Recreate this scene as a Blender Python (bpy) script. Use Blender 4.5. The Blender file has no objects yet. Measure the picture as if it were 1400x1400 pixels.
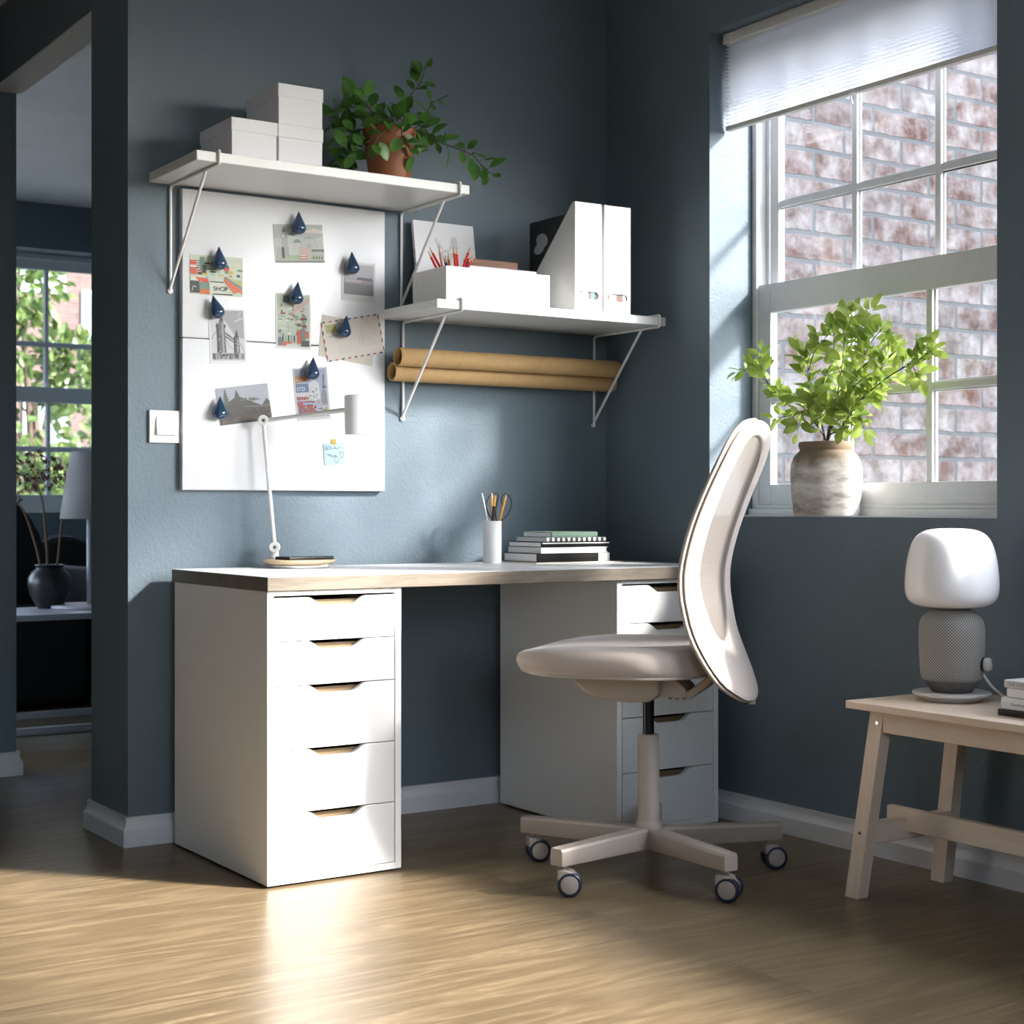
import bpy, bmesh, math, random
from mathutils import Vector, Matrix, Euler
random.seed(7)
SC = bpy.context.scene
COL = SC.collection
PI = math.pi
R = math.radians

# ------------------------------------------------------------------ camera maths (a level camera, 1400 px frame)
CX, CY, CZ, YAW, FPX, V0 = -3.0402, -4.0503, .8957, .5844, 2166.87, 693.52
def ray(u, v):
    s, c = math.sin(YAW), math.cos(YAW)
    k = (u - 700) / FPX
    return Vector((s + c * k, c - s * k, (V0 - v) / FPX))
CAM = Vector((CX, CY, CZ))
def atY(u, v, y): d = ray(u, v); return CAM + d * ((y - CY) / d.y)
def atX(u, v, x): d = ray(u, v); return CAM + d * ((x - CX) / d.x)
def atZ(u, v, z): d = ray(u, v); return CAM + d * ((z - CZ) / d.z)
def atD(u, v, dep): return CAM + ray(u, v) * dep

# ------------------------------------------------------------------ materials
def nt(m):
    m.use_nodes = True
    t = m.node_tree
    return t, t.nodes['Principled BSDF']
MATS = {}
def mat(name, col, rough=.5, metal=0., spec=.5, bump=0., bscale=200., coat=0., sheen=0., var=0., vscale=8.):
    if name in MATS: return MATS[name]
    m = bpy.data.materials.new(name); t, b = nt(m)
    b.inputs['Base Color'].default_value = (*col, 1)
    b.inputs['Roughness'].default_value = rough
    b.inputs['Metallic'].default_value = metal
    b.inputs['Specular IOR Level'].default_value = spec
    if coat: b.inputs['Coat Weight'].default_value = coat; b.inputs['Coat Roughness'].default_value = .1
    if sheen: b.inputs['Sheen Weight'].default_value = sheen
    tc = t.nodes.new('ShaderNodeTexCoord')
    if bump:
        n = t.nodes.new('ShaderNodeTexNoise'); n.inputs['Scale'].default_value = bscale; n.inputs['Detail'].default_value = 3
        bp = t.nodes.new('ShaderNodeBump'); bp.inputs['Strength'].default_value = bump; bp.inputs['Distance'].default_value = .002
        t.links.new(tc.outputs['Object'], n.inputs['Vector'])
        t.links.new(n.outputs['Fac'], bp.inputs['Height']); t.links.new(bp.outputs['Normal'], b.inputs['Normal'])
    if var:
        n = t.nodes.new('ShaderNodeTexNoise'); n.inputs['Scale'].default_value = vscale; n.inputs['Detail'].default_value = 4
        mx = t.nodes.new('ShaderNodeMix'); mx.data_type = 'RGBA'
        mx.inputs['A'].default_value = (*[c * (1 - var) for c in col], 1)
        mx.inputs['B'].default_value = (*[min(1, c * (1 + var)) for c in col], 1)
        t.links.new(tc.outputs['Object'], n.inputs['Vector'])
        t.links.new(n.outputs['Fac'], mx.inputs['Factor']); t.links.new(mx.outputs['Result'], b.inputs['Base Color'])
    MATS[name] = m
    return m
def S(r, g, b):   # sRGB 0-255 to linear
    f = lambda c: (c / 255 / 12.92) if c / 255 <= .04045 else ((c / 255 + .055) / 1.055) ** 2.4
    return (f(r), f(g), f(b))
def node(t, kind, **kw):
    n = t.nodes.new(kind)
    for k, v in kw.items():
        if k.startswith('i_'):
            key = k[2:].replace('_', ' ')
            n.inputs[key].default_value = v
        else: setattr(n, k, v)
    return n
def ramp(t, stops):
    r = t.nodes.new('ShaderNodeValToRGB'); e = r.color_ramp.elements
    while len(e) < len(stops): e.new(.5)
    for el, (p, c) in zip(e, stops): el.position = p; el.color = (*c, 1)
    return r
def mixc(t, fac, a, b, blend='MIX'):
    m = t.nodes.new('ShaderNodeMix'); m.data_type = 'RGBA'; m.blend_type = blend
    for s, v in (('Factor', fac), ('A', a), ('B', b)):
        if hasattr(v, 'links'): t.links.new(v, m.inputs[s])
        elif s == 'Factor': m.inputs[s].default_value = v
        else: m.inputs[s].default_value = (*v, 1)
    return m.outputs['Result']

def wood_mat(name, light, dark, axis=0, rough=.45, fine=1.0, contrast=1.0, planks=None, bump=.1):
    """grain runs along the given axis; contour lines of a stretched noise give the cathedral figure"""
    m = bpy.data.materials.new(name); t, b = nt(m)
    tc = node(t, 'ShaderNodeTexCoord'); src = tc.outputs['Object']
    if planks:
        L, Wd = planks
        br = node(t, 'ShaderNodeTexBrick', offset=.37)
        br.inputs['Scale'].default_value = 1.0; br.inputs['Mortar Size'].default_value = .0012
        br.inputs['Brick Width'].default_value = L; br.inputs['Row Height'].default_value = Wd
        br.inputs['Color1'].default_value = (0, 0, 0, 1); br.inputs['Color2'].default_value = (1, 1, 1, 1); br.inputs['Mortar'].default_value = (.5, .5, .5, 1)
        t.links.new(src, br.inputs['Vector'])
        ad = node(t, 'ShaderNodeVectorMath', operation='MULTIPLY_ADD')
        t.links.new(br.outputs['Color'], ad.inputs[0]); ad.inputs[1].default_value = (7.3, 5.1, 9.7); t.links.new(src, ad.inputs[2])
        src2 = ad.outputs[0]
    else: src2 = src
    mp = node(t, 'ShaderNodeMapping')
    sc = [9 * fine, 9 * fine, 9 * fine]; sc[axis] = 1.1 * fine
    mp.inputs['Scale'].default_value = sc
    t.links.new(src2, mp.inputs['Vector'])
    n1 = node(t, 'ShaderNodeTexNoise', i_Scale=1.0, i_Detail=2.0, i_Roughness=.45); t.links.new(mp.outputs[0], n1.inputs['Vector'])
    mu = node(t, 'ShaderNodeMath', operation='MULTIPLY'); mu.inputs[1].default_value = 34; t.links.new(n1.outputs['Fac'], mu.inputs[0])
    sn = node(t, 'ShaderNodeMath', operation='SINE'); t.links.new(mu.outputs[0], sn.inputs[0])
    mp2 = node(t, 'ShaderNodeMapping'); s2 = [260 * fine, 260 * fine, 260 * fine]; s2[axis] = 9 * fine
    mp2.inputs['Scale'].default_value = s2; t.links.new(src2, mp2.inputs['Vector'])
    n2 = node(t, 'ShaderNodeTexNoise', i_Scale=1.0, i_Detail=3.0); t.links.new(mp2.outputs[0], n2.inputs['Vector'])
    a1 = node(t, 'ShaderNodeMath', operation='MULTIPLY_ADD'); t.links.new(sn.outputs[0], a1.inputs[0]); a1.inputs[1].default_value = .13 * contrast; a1.inputs[2].default_value = .5
    a2 = node(t, 'ShaderNodeMath', operation='SUBTRACT'); t.links.new(n2.outputs['Fac'], a2.inputs[0]); a2.inputs[1].default_value = .5
    a3 = node(t, 'ShaderNodeMath', operation='MULTIPLY_ADD'); t.links.new(a2.outputs[0], a3.inputs[0]); a3.inputs[1].default_value = 1.3 * contrast; t.links.new(a1.outputs[0], a3.inputs[2])
    rp = ramp(t, [(.15, dark), (.85, light)]); t.links.new(a3.outputs[0], rp.inputs['Fac'])
    out = rp.outputs['Color']
    if planks:
        pv = ramp(t, [(0, (.93, .93, .93)), (1, (1.06, 1.05, 1.04))]); t.links.new(br.outputs['Color'], pv.inputs['Fac'])
        out = mixc(t, 1.0, out, pv.outputs['Color'], 'MULTIPLY')
        po = ramp(t, [(.78, (0, 0, 0)), (1., (1, 1, 1))]); t.links.new(sn.outputs[0], po.inputs['Fac'])
        mp3 = node(t, 'ShaderNodeMapping'); mp3.inputs['Scale'].default_value = (30, 420, 1); t.links.new(src2, mp3.inputs['Vector'])
        n3 = node(t, 'ShaderNodeTexNoise', i_Scale=1.0, i_Detail=2.0); t.links.new(mp3.outputs[0], n3.inputs['Vector'])
        r3 = ramp(t, [(.46, (0, 0, 0)), (.66, (1, 1, 1))]); t.links.new(n3.outputs['Fac'], r3.inputs['Fac'])
        n4 = node(t, 'ShaderNodeTexNoise', i_Scale=2.2, i_Detail=2.0); t.links.new(src2, n4.inputs['Vector'])
        r4 = ramp(t, [(.4, (.15, .15, .15)), (.65, (1, 1, 1))]); t.links.new(n4.outputs['Fac'], r4.inputs['Fac'])
        m3 = node(t, 'ShaderNodeMath', operation='MULTIPLY'); t.links.new(po.outputs['Color'], m3.inputs[0]); t.links.new(r3.outputs['Color'], m3.inputs[1])
        m4 = node(t, 'ShaderNodeMath', operation='MULTIPLY'); t.links.new(m3.outputs[0], m4.inputs[0]); t.links.new(r4.outputs['Color'], m4.inputs[1])
        out = mixc(t, m4.outputs[0], out, tuple(min(1, c * 1.45 + .02) for c in light))
        out = mixc(t, br.outputs['Fac'], out, tuple(c * .8 for c in dark))
    t.links.new(out, b.inputs['Base Color'])
    b.inputs['Roughness'].default_value = rough; b.inputs['Specular IOR Level'].default_value = .28
    if bump:
        bp = node(t, 'ShaderNodeBump', i_Strength=bump, i_Distance=.001)
        t.links.new(a3.outputs[0], bp.inputs['Height']); t.links.new(bp.outputs['Normal'], b.inputs['Normal'])
    MATS[name] = m
    return m

def wall_mat(name, col, bump=.35):
    m = bpy.data.materials.new(name); t, b = nt(m)
    tc = node(t, 'ShaderNodeTexCoord')
    n = node(t, 'ShaderNodeTexNoise', i_Scale=3.0, i_Detail=5.0); t.links.new(tc.outputs['Object'], n.inputs['Vector'])
    out = mixc(t, n.outputs['Fac'], tuple(c * .9 for c in col), tuple(c * 1.1 for c in col))
    t.links.new(out, b.inputs['Base Color'])
    b.inputs['Roughness'].default_value = .55; b.inputs['Specular IOR Level'].default_value = .35
    n1 = node(t, 'ShaderNodeTexNoise', i_Scale=110.0, i_Detail=2.0); t.links.new(tc.outputs['Object'], n1.inputs['Vector'])
    n2 = node(t, 'ShaderNodeTexNoise', i_Scale=14.0, i_Detail=3.0); t.links.new(tc.outputs['Object'], n2.inputs['Vector'])
    ad = node(t, 'ShaderNodeMath', operation='MULTIPLY_ADD'); t.links.new(n2.outputs['Fac'], ad.inputs[0]); ad.inputs[1].default_value = 1.6; t.links.new(n1.outputs['Fac'], ad.inputs[2])
    bp = node(t, 'ShaderNodeBump', i_Strength=bump, i_Distance=.004)
    t.links.new(ad.outputs[0], bp.inputs['Height']); t.links.new(bp.outputs['Normal'], b.inputs['Normal'])
    MATS[name] = m
    return m

def brick_mat(name, reds, mortar, white=.5, bw=.228):
    """bricks in the object's x/z plane"""
    m = bpy.data.materials.new(name); t, b = nt(m)
    tc = node(t, 'ShaderNodeTexCoord'); mp = node(t, 'ShaderNodeMapping'); mp.inputs['Rotation'].default_value = (PI / 2, 0, 0)
    t.links.new(tc.outputs['Object'], mp.inputs['Vector'])
    nz = node(t, 'ShaderNodeTexNoise', i_Scale=14.0, i_Detail=3.0); t.links.new(tc.outputs['Object'], nz.inputs['Vector'])
    wob = node(t, 'ShaderNodeVectorMath', operation='MULTIPLY_ADD'); wob.inputs[1].default_value = (.014, .014, .0)
    sb = node(t, 'ShaderNodeVectorMath', operation='SUBTRACT'); sb.inputs[1].default_value = (.5, .5, .5)
    t.links.new(nz.outputs['Color'], sb.inputs[0]); t.links.new(sb.outputs[0], wob.inputs[0]); t.links.new(mp.outputs[0], wob.inputs[2])
    def brk(c1, c2, mo):
        br = node(t, 'ShaderNodeTexBrick', offset=.5)
        br.inputs['Scale'].default_value = 1.0; br.inputs['Mortar Size'].default_value = .033 * bw; br.inputs['Mortar Smooth'].default_value = .4
        br.inputs['Brick Width'].default_value = bw; br.inputs['Row Height'].default_value = bw / 3
        br.inputs['Color1'].default_value = (*c1, 1); br.inputs['Color2'].default_value = (*c2, 1); br.inputs['Mortar'].default_value = (*mo, 1)
        t.links.new(wob.outputs[0], br.inputs['Vector']); return br
    b1 = brk((0, 0, 0), (1, 1, 1), (.5, .5, .5))
    rp = ramp(t, [(0, reds[0]), (.33, reds[1]), (.66, reds[2]), (1, reds[3])]); t.links.new(b1.outputs['Color'], rp.inputs['Fac'])
    n1 = node(t, 'ShaderNodeTexNoise', i_Scale=9.0, i_Detail=6.0, i_Roughness=.65); t.links.new(tc.outputs['Object'], n1.inputs['Vector'])
    r1 = ramp(t, [(.38, (0, 0, 0)), (.82, (1, 1, 1))]); t.links.new(n1.outputs['Fac'], r1.inputs['Fac'])
    ml = node(t, 'ShaderNodeMath', operation='MULTIPLY'); ml.inputs[1].default_value = white; t.links.new(r1.outputs['Color'], ml.inputs[0])
    c = mixc(t, ml.outputs[0], rp.outputs['Color'], (.42, .40, .39))
    n3 = node(t, 'ShaderNodeTexNoise', i_Scale=40.0, i_Detail=4.0); t.links.new(tc.outputs['Object'], n3.inputs['Vector'])
    c = mixc(t, .35, c, n3.outputs['Color'], 'OVERLAY') if False else c
    c = mixc(t, b1.outputs['Fac'], c, mortar)
    t.links.new(c, b.inputs['Base Color']); b.inputs['Roughness'].default_value = .9; b.inputs['Specular IOR Level'].default_value = .2
    inv = node(t, 'ShaderNodeMath', operation='MULTIPLY_ADD'); t.links.new(b1.outputs['Fac'], inv.inputs[0]); inv.inputs[1].default_value = -1.5; t.links.new(n3.outputs['Fac'], inv.inputs[2])
    bp = node(t, 'ShaderNodeBump', i_Strength=.6, i_Distance=.006); t.links.new(inv.outputs[0], bp.inputs['Height']); t.links.new(bp.outputs['Normal'], b.inputs['Normal'])
    MATS[name] = m
    return m

def glass_mat(name, tint=(1, 1, 1), refl=.06):
    m = bpy.data.materials.new(name); m.use_nodes = True; t = m.node_tree; t.nodes.clear()
    o = node(t, 'ShaderNodeOutputMaterial'); tr = node(t, 'ShaderNodeBsdfTransparent'); tr.inputs[0].default_value = (*tint, 1)
    gl = node(t, 'ShaderNodeBsdfGlossy'); gl.inputs['Roughness'].default_value = .02
    lw = node(t, 'ShaderNodeLayerWeight'); lw.inputs['Blend'].default_value = .25
    ml = node(t, 'ShaderNodeMath', operation='MULTIPLY_ADD'); t.links.new(lw.outputs['Fresnel'], ml.inputs[0]); ml.inputs[1].default_value = .35; ml.inputs[2].default_value = refl
    mx = node(t, 'ShaderNodeMixShader'); t.links.new(ml.outputs[0], mx.inputs[0]); t.links.new(tr.outputs[0], mx.inputs[1]); t.links.new(gl.outputs[0], mx.inputs[2])
    t.links.new(mx.outputs[0], o.inputs['Surface']); MATS[name] = m
    return m
def sheer_mat(name, col, trans=.4, seethrough=0., lines=0.):
    """cloth that lets light through: diffuse + translucent (+ an open weave)"""
    m = bpy.data.materials.new(name); m.use_nodes = True; t = m.node_tree; t.nodes.clear()
    o = node(t, 'ShaderNodeOutputMaterial'); d = node(t, 'ShaderNodeBsdfDiffuse'); d.inputs[0].default_value = (*col, 1)
    l = node(t, 'ShaderNodeBsdfTranslucent'); l.inputs[0].default_value = (*col, 1)
    mx = node(t, 'ShaderNodeMixShader'); mx.inputs[0].default_value = trans
    t.links.new(d.outputs[0], mx.inputs[1]); t.links.new(l.outputs[0], mx.inputs[2]); out = mx.outputs[0]
    if seethrough:
        tr = node(t, 'ShaderNodeBsdfTransparent'); m2 = node(t, 'ShaderNodeMixShader')
        m2.inputs[0].default_value = seethrough
        if lines:
            tc = node(t, 'ShaderNodeTexCoord'); w = node(t, 'ShaderNodeTexWave', bands_direction='Z', i_Scale=lines, i_Distortion=.3)
            t.links.new(tc.outputs['Object'], w.inputs['Vector'])
            k = node(t, 'ShaderNodeMath', operation='MULTIPLY_ADD'); k.inputs[1].default_value = .3; k.inputs[2].default_value = seethrough - .15
            t.links.new(w.outputs['Fac'], k.inputs[0]); t.links.new(k.outputs[0], m2.inputs[0])
        t.links.new(out, m2.inputs[1]); t.links.new(tr.outputs[0], m2.inputs[2]); out = m2.outputs[0]
    t.links.new(out, o.inputs['Surface']); MATS[name] = m
    return m
def leaf_mat(name, c1, c2, trans=.35, rough=.4):
    m = bpy.data.materials.new(name); t, b = nt(m)
    tc = node(t, 'ShaderNodeTexCoord'); n = node(t, 'ShaderNodeTexNoise', i_Scale=22.0, i_Detail=2.0); t.links.new(tc.outputs['Object'], n.inputs['Vector'])
    r1 = ramp(t, [(.32, c1), (.68, c2)]); t.links.new(n.outputs['Fac'], r1.inputs['Fac'])
    t.links.new(r1.outputs['Color'], b.inputs['Base Color']); b.inputs['Roughness'].default_value = rough
    l = node(t, 'ShaderNodeBsdfTranslucent'); t.links.new(r1.outputs['Color'], l.inputs[0])
    mx = node(t, 'ShaderNodeMixShader'); mx.inputs[0].default_value = trans
    o = t.nodes['Material Output']; t.links.new(b.outputs[0], mx.inputs[1]); t.links.new(l.outputs[0], mx.inputs[2]); t.links.new(mx.outputs[0], o.inputs['Surface'])
    MATS[name] = m
    return m

# ------------------------------------------------------------------ mesh helpers
def BM(): return bmesh.new()
def box(bm, x0, x1, y0, y1, z0, z1, mi=0):
    vs = [bm.verts.new(p) for p in ((x0, y0, z0), (x1, y0, z0), (x1, y1, z0), (x0, y1, z0), (x0, y0, z1), (x1, y0, z1), (x1, y1, z1), (x0, y1, z1))]
    for f in ((3, 2, 1, 0), (4, 5, 6, 7), (0, 1, 5, 4), (1, 2, 6, 5), (2, 3, 7, 6), (3, 0, 4, 7)):
        bm.faces.new([vs[i] for i in f]).material_index = mi
    return vs
def xform(vs, M):
    for v in vs: v.co = M @ v.co
def bbox(x0, x1, y0, y1, z0, z1, r=.002, seg=2, mi=0):
    """a box with rounded edges, as its own bmesh"""
    bm = BM(); box(bm, x0, x1, y0, y1, z0, z1, mi)
    bmesh.ops.bevel(bm, geom=bm.edges[:], offset=r, segments=seg, affect='EDGES', profile=.6)
    for f in bm.faces: f.material_index = mi
    return bm
def merge(bm, other, M=None):
    me = bpy.data.meshes.new('t'); other.to_mesh(me); other.free()
    if M is not None: me.transform(M)
    bm.from_mesh(me); bpy.data.meshes.remove(me)
    return bm
def frame_at(d):
    d = Vector(d).normalized(); up = Vector((0, 0, 1)) if abs(d.z) < .95 else Vector((1, 0, 0))
    a = d.cross(up).normalized(); return a, a.cross(d).normalized()
def tube(bm, pts, r, seg=8, mi=0, cap=True):
    pts = [Vector(p) for p in pts]; rs = r if isinstance(r, (list, tuple)) else [r] * len(pts)
    rings = []; pa = None
    for i, p in enumerate(pts):
        d = (pts[min(i + 1, len(pts) - 1)] - pts[max(i - 1, 0)]).normalized()
        if pa is None: a, b = frame_at(d)
        else:
            a = (pa - d * pa.dot(d)).normalized(); b = d.cross(a)
        pa = a; b = d.cross(a)
        rings.append([bm.verts.new(p + (a * math.cos(2 * PI * k / seg) + b * math.sin(2 * PI * k / seg)) * rs[i]) for k in range(seg)])
    for q, w in zip(rings, rings[1:]):
        for k in range(seg): bm.faces.new((q[k], q[(k + 1) % seg], w[(k + 1) % seg], w[k])).material_index = mi
    if cap:
        bm.faces.new(rings[0][::-1]).material_index = mi; bm.faces.new(rings[-1]).material_index = mi
def lathe(bm, prof, seg=32, c=(0, 0, 0), M=None, mi=0, mifun=None, close=False):
    """prof: (r, z) from bottom to top; r = 0 closes a pole"""
    c = Vector(c); rows = []; new = []
    for r, z in prof:
        if r <= 1e-6: row = [bm.verts.new(c + Vector((0, 0, z)))]
        else: row = [bm.verts.new(c + Vector((r * math.cos(2 * PI * k / seg), r * math.sin(2 * PI * k / seg), z))) for k in range(seg)]
        rows.append(row); new += row
    for i, (q, w) in enumerate(zip(rows, rows[1:])):
        m = mifun(i) if mifun else mi
        for k in range(seg):
            k2 = (k + 1) % seg
            if len(q) == 1 and len(w) == 1: continue
            if len(q) == 1: f = (q[0], w[k2], w[k])
            elif len(w) == 1: f = (q[k], q[k2], w[0])
            else: f = (q[k], q[k2], w[k2], w[k])
            bm.faces.new(f).material_index = m
    if M is not None: xform(new, M)
    return new
def prism(bm, pts, axis, a, b, mi=0):
    """2-D polygon extruded along an axis; pts are (p, q): axis x -> (y, z), y -> (x, z), z -> (x, y)"""
    def P(p, q, t): return {'x': (t, p, q), 'y': (p, t, q), 'z': (p, q, t)}[axis]
    A = [bm.verts.new(P(p, q, a)) for p, q in pts]; B = [bm.verts.new(P(p, q, b)) for p, q in pts]
    n = len(pts); fs = [bm.faces.new(A), bm.faces.new(B)]
    for i in range(n): fs.append(bm.faces.new((A[i], A[(i + 1) % n], B[(i + 1) % n], B[i])))
    for f in fs: f.material_index = mi
    return A + B
def text_bm(s, size, mi=0, depth=0.0003, extra=0.):
    cu = bpy.data.curves.new('t', 'FONT'); cu.body = s; cu.size = size; cu.extrude = depth; cu.offset = extra; cu.align_x = 'LEFT'
    o = bpy.data.objects.new('t', cu); COL.objects.link(o)
    dg = bpy.context.evaluated_depsgraph_get(); me = bpy.data.meshes.new_from_object(o.evaluated_get(dg))
    bm = BM(); bm.from_mesh(me)
    for f in bm.faces: f.material_index = mi
    bpy.data.objects.remove(o); bpy.data.curves.remove(cu); bpy.data.meshes.remove(me)
    return bm
def wpos(o):
    M = Matrix.Identity(4)
    while o is not None:
        M = Matrix.LocRotScale(o.location, o.rotation_euler, o.scale) @ M; o = o.parent
    return M
def obj(name, bm, mats, parent=None, smooth=None, bevel=0, world=True, subsurf=0, kind=None):
    """one mesh object; world=True means the bmesh holds world coordinates"""
    bmesh.ops.recalc_face_normals(bm, faces=bm.faces[:])
    if parent is not None and world: bm.transform(wpos(parent).inverted())
    me = bpy.data.meshes.new(name); bm.to_mesh(me); bm.free()
    for m in (mats if isinstance(mats, (list, tuple)) else [mats]): me.materials.append(MATS[m] if isinstance(m, str) else m)
    if smooth is not None:
        me.shade_smooth(); me.set_sharp_from_angle(angle=R(smooth))
    o = bpy.data.objects.new(name, me); COL.objects.link(o); o.parent = parent
    if bevel:
        b = o.modifiers.new('bevel', 'BEVEL'); b.width = bevel; b.segments = 2; b.limit_method = 'ANGLE'; b.angle_limit = R(50)
    if subsurf:
        s = o.modifiers.new('sub', 'SUBSURF'); s.levels = s.render_levels = subsurf
    if kind: o['kind'] = kind
    return o
def tag(o, label, cat, group=None):
    o['label'] = label; o['category'] = cat
    if group: o['group'] = group
    return o
def thing(name, label, cat, loc=(0, 0, 0), rz=0., group=None):
    o = bpy.data.objects.new(name, None); COL.objects.link(o); o.empty_display_size = .05
    o.location = loc; o.rotation_euler = (0, 0, rz)
    return tag(o, label, cat, group)
def solo(name, bm, mats, label, cat, group=None, origin=None, **kw):
    """a thing that is one mesh; its origin goes to the given base point"""
    if origin is not None: bm.transform(Matrix.Translation(-Vector(origin)))
    o = obj(name, bm, mats, None, **kw)
    if origin is not None: o.location = origin
    return tag(o, label, cat, group)
def dup(root, loc, rz=None, label=None):
    """a copy of a thing with copies of its parts and sub-parts"""
    r = root.copy(); COL.objects.link(r); r.location = loc
    if rz is not None: r.rotation_euler = (0, 0, rz)
    if label: r['label'] = label
    def sub(a, b):
        for ch in list(a.children):
            c = ch.copy(); COL.objects.link(c); c.parent = b; sub(ch, c)
    sub(root, r)
    return r
def struct(name, bm, mats, parent=None, **kw):
    o = obj(name, bm, mats, parent, **kw)
    if parent is None: o['kind'] = 'structure'
    return o
def cat_rom(ts, xs):
    """smooth interpolation through (t, x) samples"""
    def f(t):
        if t <= ts[0]: return xs[0]
        if t >= ts[-1]: return xs[-1]
        i = max(k for k in range(len(ts) - 1) if ts[k] <= t)
        h = ts[i + 1] - ts[i]; u = (t - ts[i]) / h
        def sl(k):
            if k == 0: return (xs[1] - xs[0]) / (ts[1] - ts[0])
            if k == len(ts) - 1: return (xs[-1] - xs[-2]) / (ts[-1] - ts[-2])
            return (xs[k + 1] - xs[k - 1]) / (ts[k + 1] - ts[k - 1])
        m0, m1 = sl(i) * h, sl(i + 1) * h
        return (2 * u**3 - 3 * u**2 + 1) * xs[i] + (u**3 - 2 * u**2 + u) * m0 + (-2 * u**3 + 3 * u**2) * xs[i + 1] + (u**3 - u**2) * m1
    return f
def curve_pts(ctrl, n):
    ts = list(range(len(ctrl))); fs = [cat_rom(ts, [c[k] for c in ctrl]) for k in range(3)]
    return [Vector([f(i / (n - 1) * (len(ctrl) - 1)) for f in fs]) for i in range(n)]
def leaf(bm, p, d, n, L, W, mi=0, fold=.25, curl=.2):
    """one pointed leaf with a folded midrib: base p, direction d, face normal n"""
    d = Vector(d).normalized(); s = d.cross(Vector(n))
    if s.length < 1e-4: s = d.cross(Vector((.3, .5, .8)))
    s.normalize(); n = s.cross(d).normalized(); p = Vector(p)
    mid = []; lf = []; rt = []
    for t, w in ((0, .0), (.25, .78), (.55, 1.0), (.82, .62), (1, 0)):
        c = p + d * (t * L) - n * (curl * L * t * t)
        mid.append(bm.verts.new(c))
        if w:
            lf.append(bm.verts.new(c + s * (w * W / 2) + n * (fold * w * W / 2)))
            rt.append(bm.verts.new(c - s * (w * W / 2) + n * (fold * w * W / 2)))
    for side in (lf, rt):
        fs = [(mid[0], side[0], mid[1]), (mid[1], side[0], side[1], mid[2]), (mid[2], side[1], side[2], mid[3]), (mid[3], side[2], mid[4])]
        for f in fs: bm.faces.new(f).material_index = mi
def rv(a=1.): return Vector((random.uniform(-a, a), random.uniform(-a, a), random.uniform(-a, a)))
SUN, SKY, EXPO = 19.5, 1.6, 0.
# ================================================================== materials of the place
WALLC = (.116, .157, .188)
wall_mat('slate_wall', WALLC)
wall_mat('ceiling_paint', (.80, .80, .81), .5)
mat('white_trim', (.70, .71, .73), .35)
mat('white_lacquer', (.72, .72, .71), .32)
mat('white_paper', (.72, .72, .74), .7)
mat('white_metal', (.74, .74, .74), .3)
mat('window_paint', (.72, .73, .74), .4, bump=.4, bscale=60, var=.06, vscale=30)
mat('sill_paint', (.66, .68, .70), .12)
mat('black', (.012, .012, .013), .5)
mat('black_gloss', (.008, .008, .009), .12)
mat('steel', (.6, .6, .6), .25, 1.)
wood_mat('oak_floor', (.205, .153, .089), (.11, .078, .043), axis=0, rough=.31, fine=1.3, contrast=1.1, planks=(2.6, .24), bump=.05)
wood_mat('desk_edge_wood', (.205, .172, .135), (.125, .102, .076), axis=0, rough=.5, fine=2.2)
wood_mat('birch', (.80, .67, .545), (.68, .54, .41), axis=1, rough=.45, fine=1.3, contrast=.7)
wood_mat('birch_leg', (.80, .67, .545), (.68, .54, .41), axis=2, rough=.45, fine=1.3, contrast=.7)
wood_mat('birch_cross', (.80, .67, .545), (.68, .54, .41), axis=0, rough=.45, fine=1.3, contrast=.7)
glass_mat('window_glass', (.985, .99, 1.), .02)
brick_mat('old_brick', ((.10, .048, .035), (.075, .044, .036), (.105, .066, .053), (.10, .082, .077)), (.118, .119, .12), .9, .335)
brick_mat('red_brick', ((.085, .045, .036), (.095, .05, .04), (.09, .056, .047), (.08, .046, .04)), (.10, .095, .09), .15)

# ================================================================== the room shell
ZC, WT, WS, WH = 2.532, .25, .869, 2.285       # ceiling, right wall thickness, window sill and head
bm = BM(); box(bm, -5.5, WT, -6.5, 4.7, -.12, 0); struct('floor', bm, 'oak_floor')
bm = BM(); box(bm, -5.7, WT, -6.7, 4.7, ZC, ZC + .15); struct('ceiling', bm, 'ceiling_paint')
bm = BM(); box(bm, -1.577, 0, 0, .292, 0, ZC); struct('wall_back', bm, 'slate_wall')
bm = BM()
for y0, y1, z0, z1 in ((-.502, 4.45, 0, ZC), (-1.544, -.502, 0, WS), (-1.544, -.502, WH, ZC), (-1.64, -1.544, 0, ZC),
                       (-4.7, -1.64, 0, 1.0), (-4.7, -1.64, WH, ZC), (-6.5, -4.7, 0, ZC)):
    box(bm, 0, WT, y0, y1, z0, z1)
struct('wall_right', bm, 'slate_wall')
bm = BM(); box(bm, -1.577, -1.48, .292, 1.29, 2.288, ZC)
struct('wall_passage', bm, 'slate_wall')
bm = BM(); box(bm, -1.573, -1.482, .2925, 1.2895, 2.2795, 2.2878); struct('trim_passage', bm, 'ceiling_paint')
bm = BM(); box(bm, -5.5, -1.497, 1.29, 1.42, 0, ZC); struct('wall_left', bm, 'slate_wall')
bm = BM()
for y0, y1, z0, z1 in ((-6.5, 1.7, 0, ZC), (4.3, 4.45, 0, ZC), (1.7, 4.3, 0, .05), (1.7, 4.3, 2.45, ZC)): box(bm, -5.62, -5.5, y0, y1, z0, z1)  # unseen opening added here to let skylight into the far room
struct('wall_side', bm, 'slate_wall')
bm = BM()
for x0, x1, z0, z1 in ((-5.5, -3.9, 0, ZC), (-1.9, 0, 0, ZC), (-3.9, -1.9, 0, 1.1), (-3.9, -1.9, 2.35, ZC)): box(bm, x0, x1, -6.62, -6.5, z0, z1)  # gap behind the camera added for frontal fill light
struct('wall_rear', bm, 'slate_wall')
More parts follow.
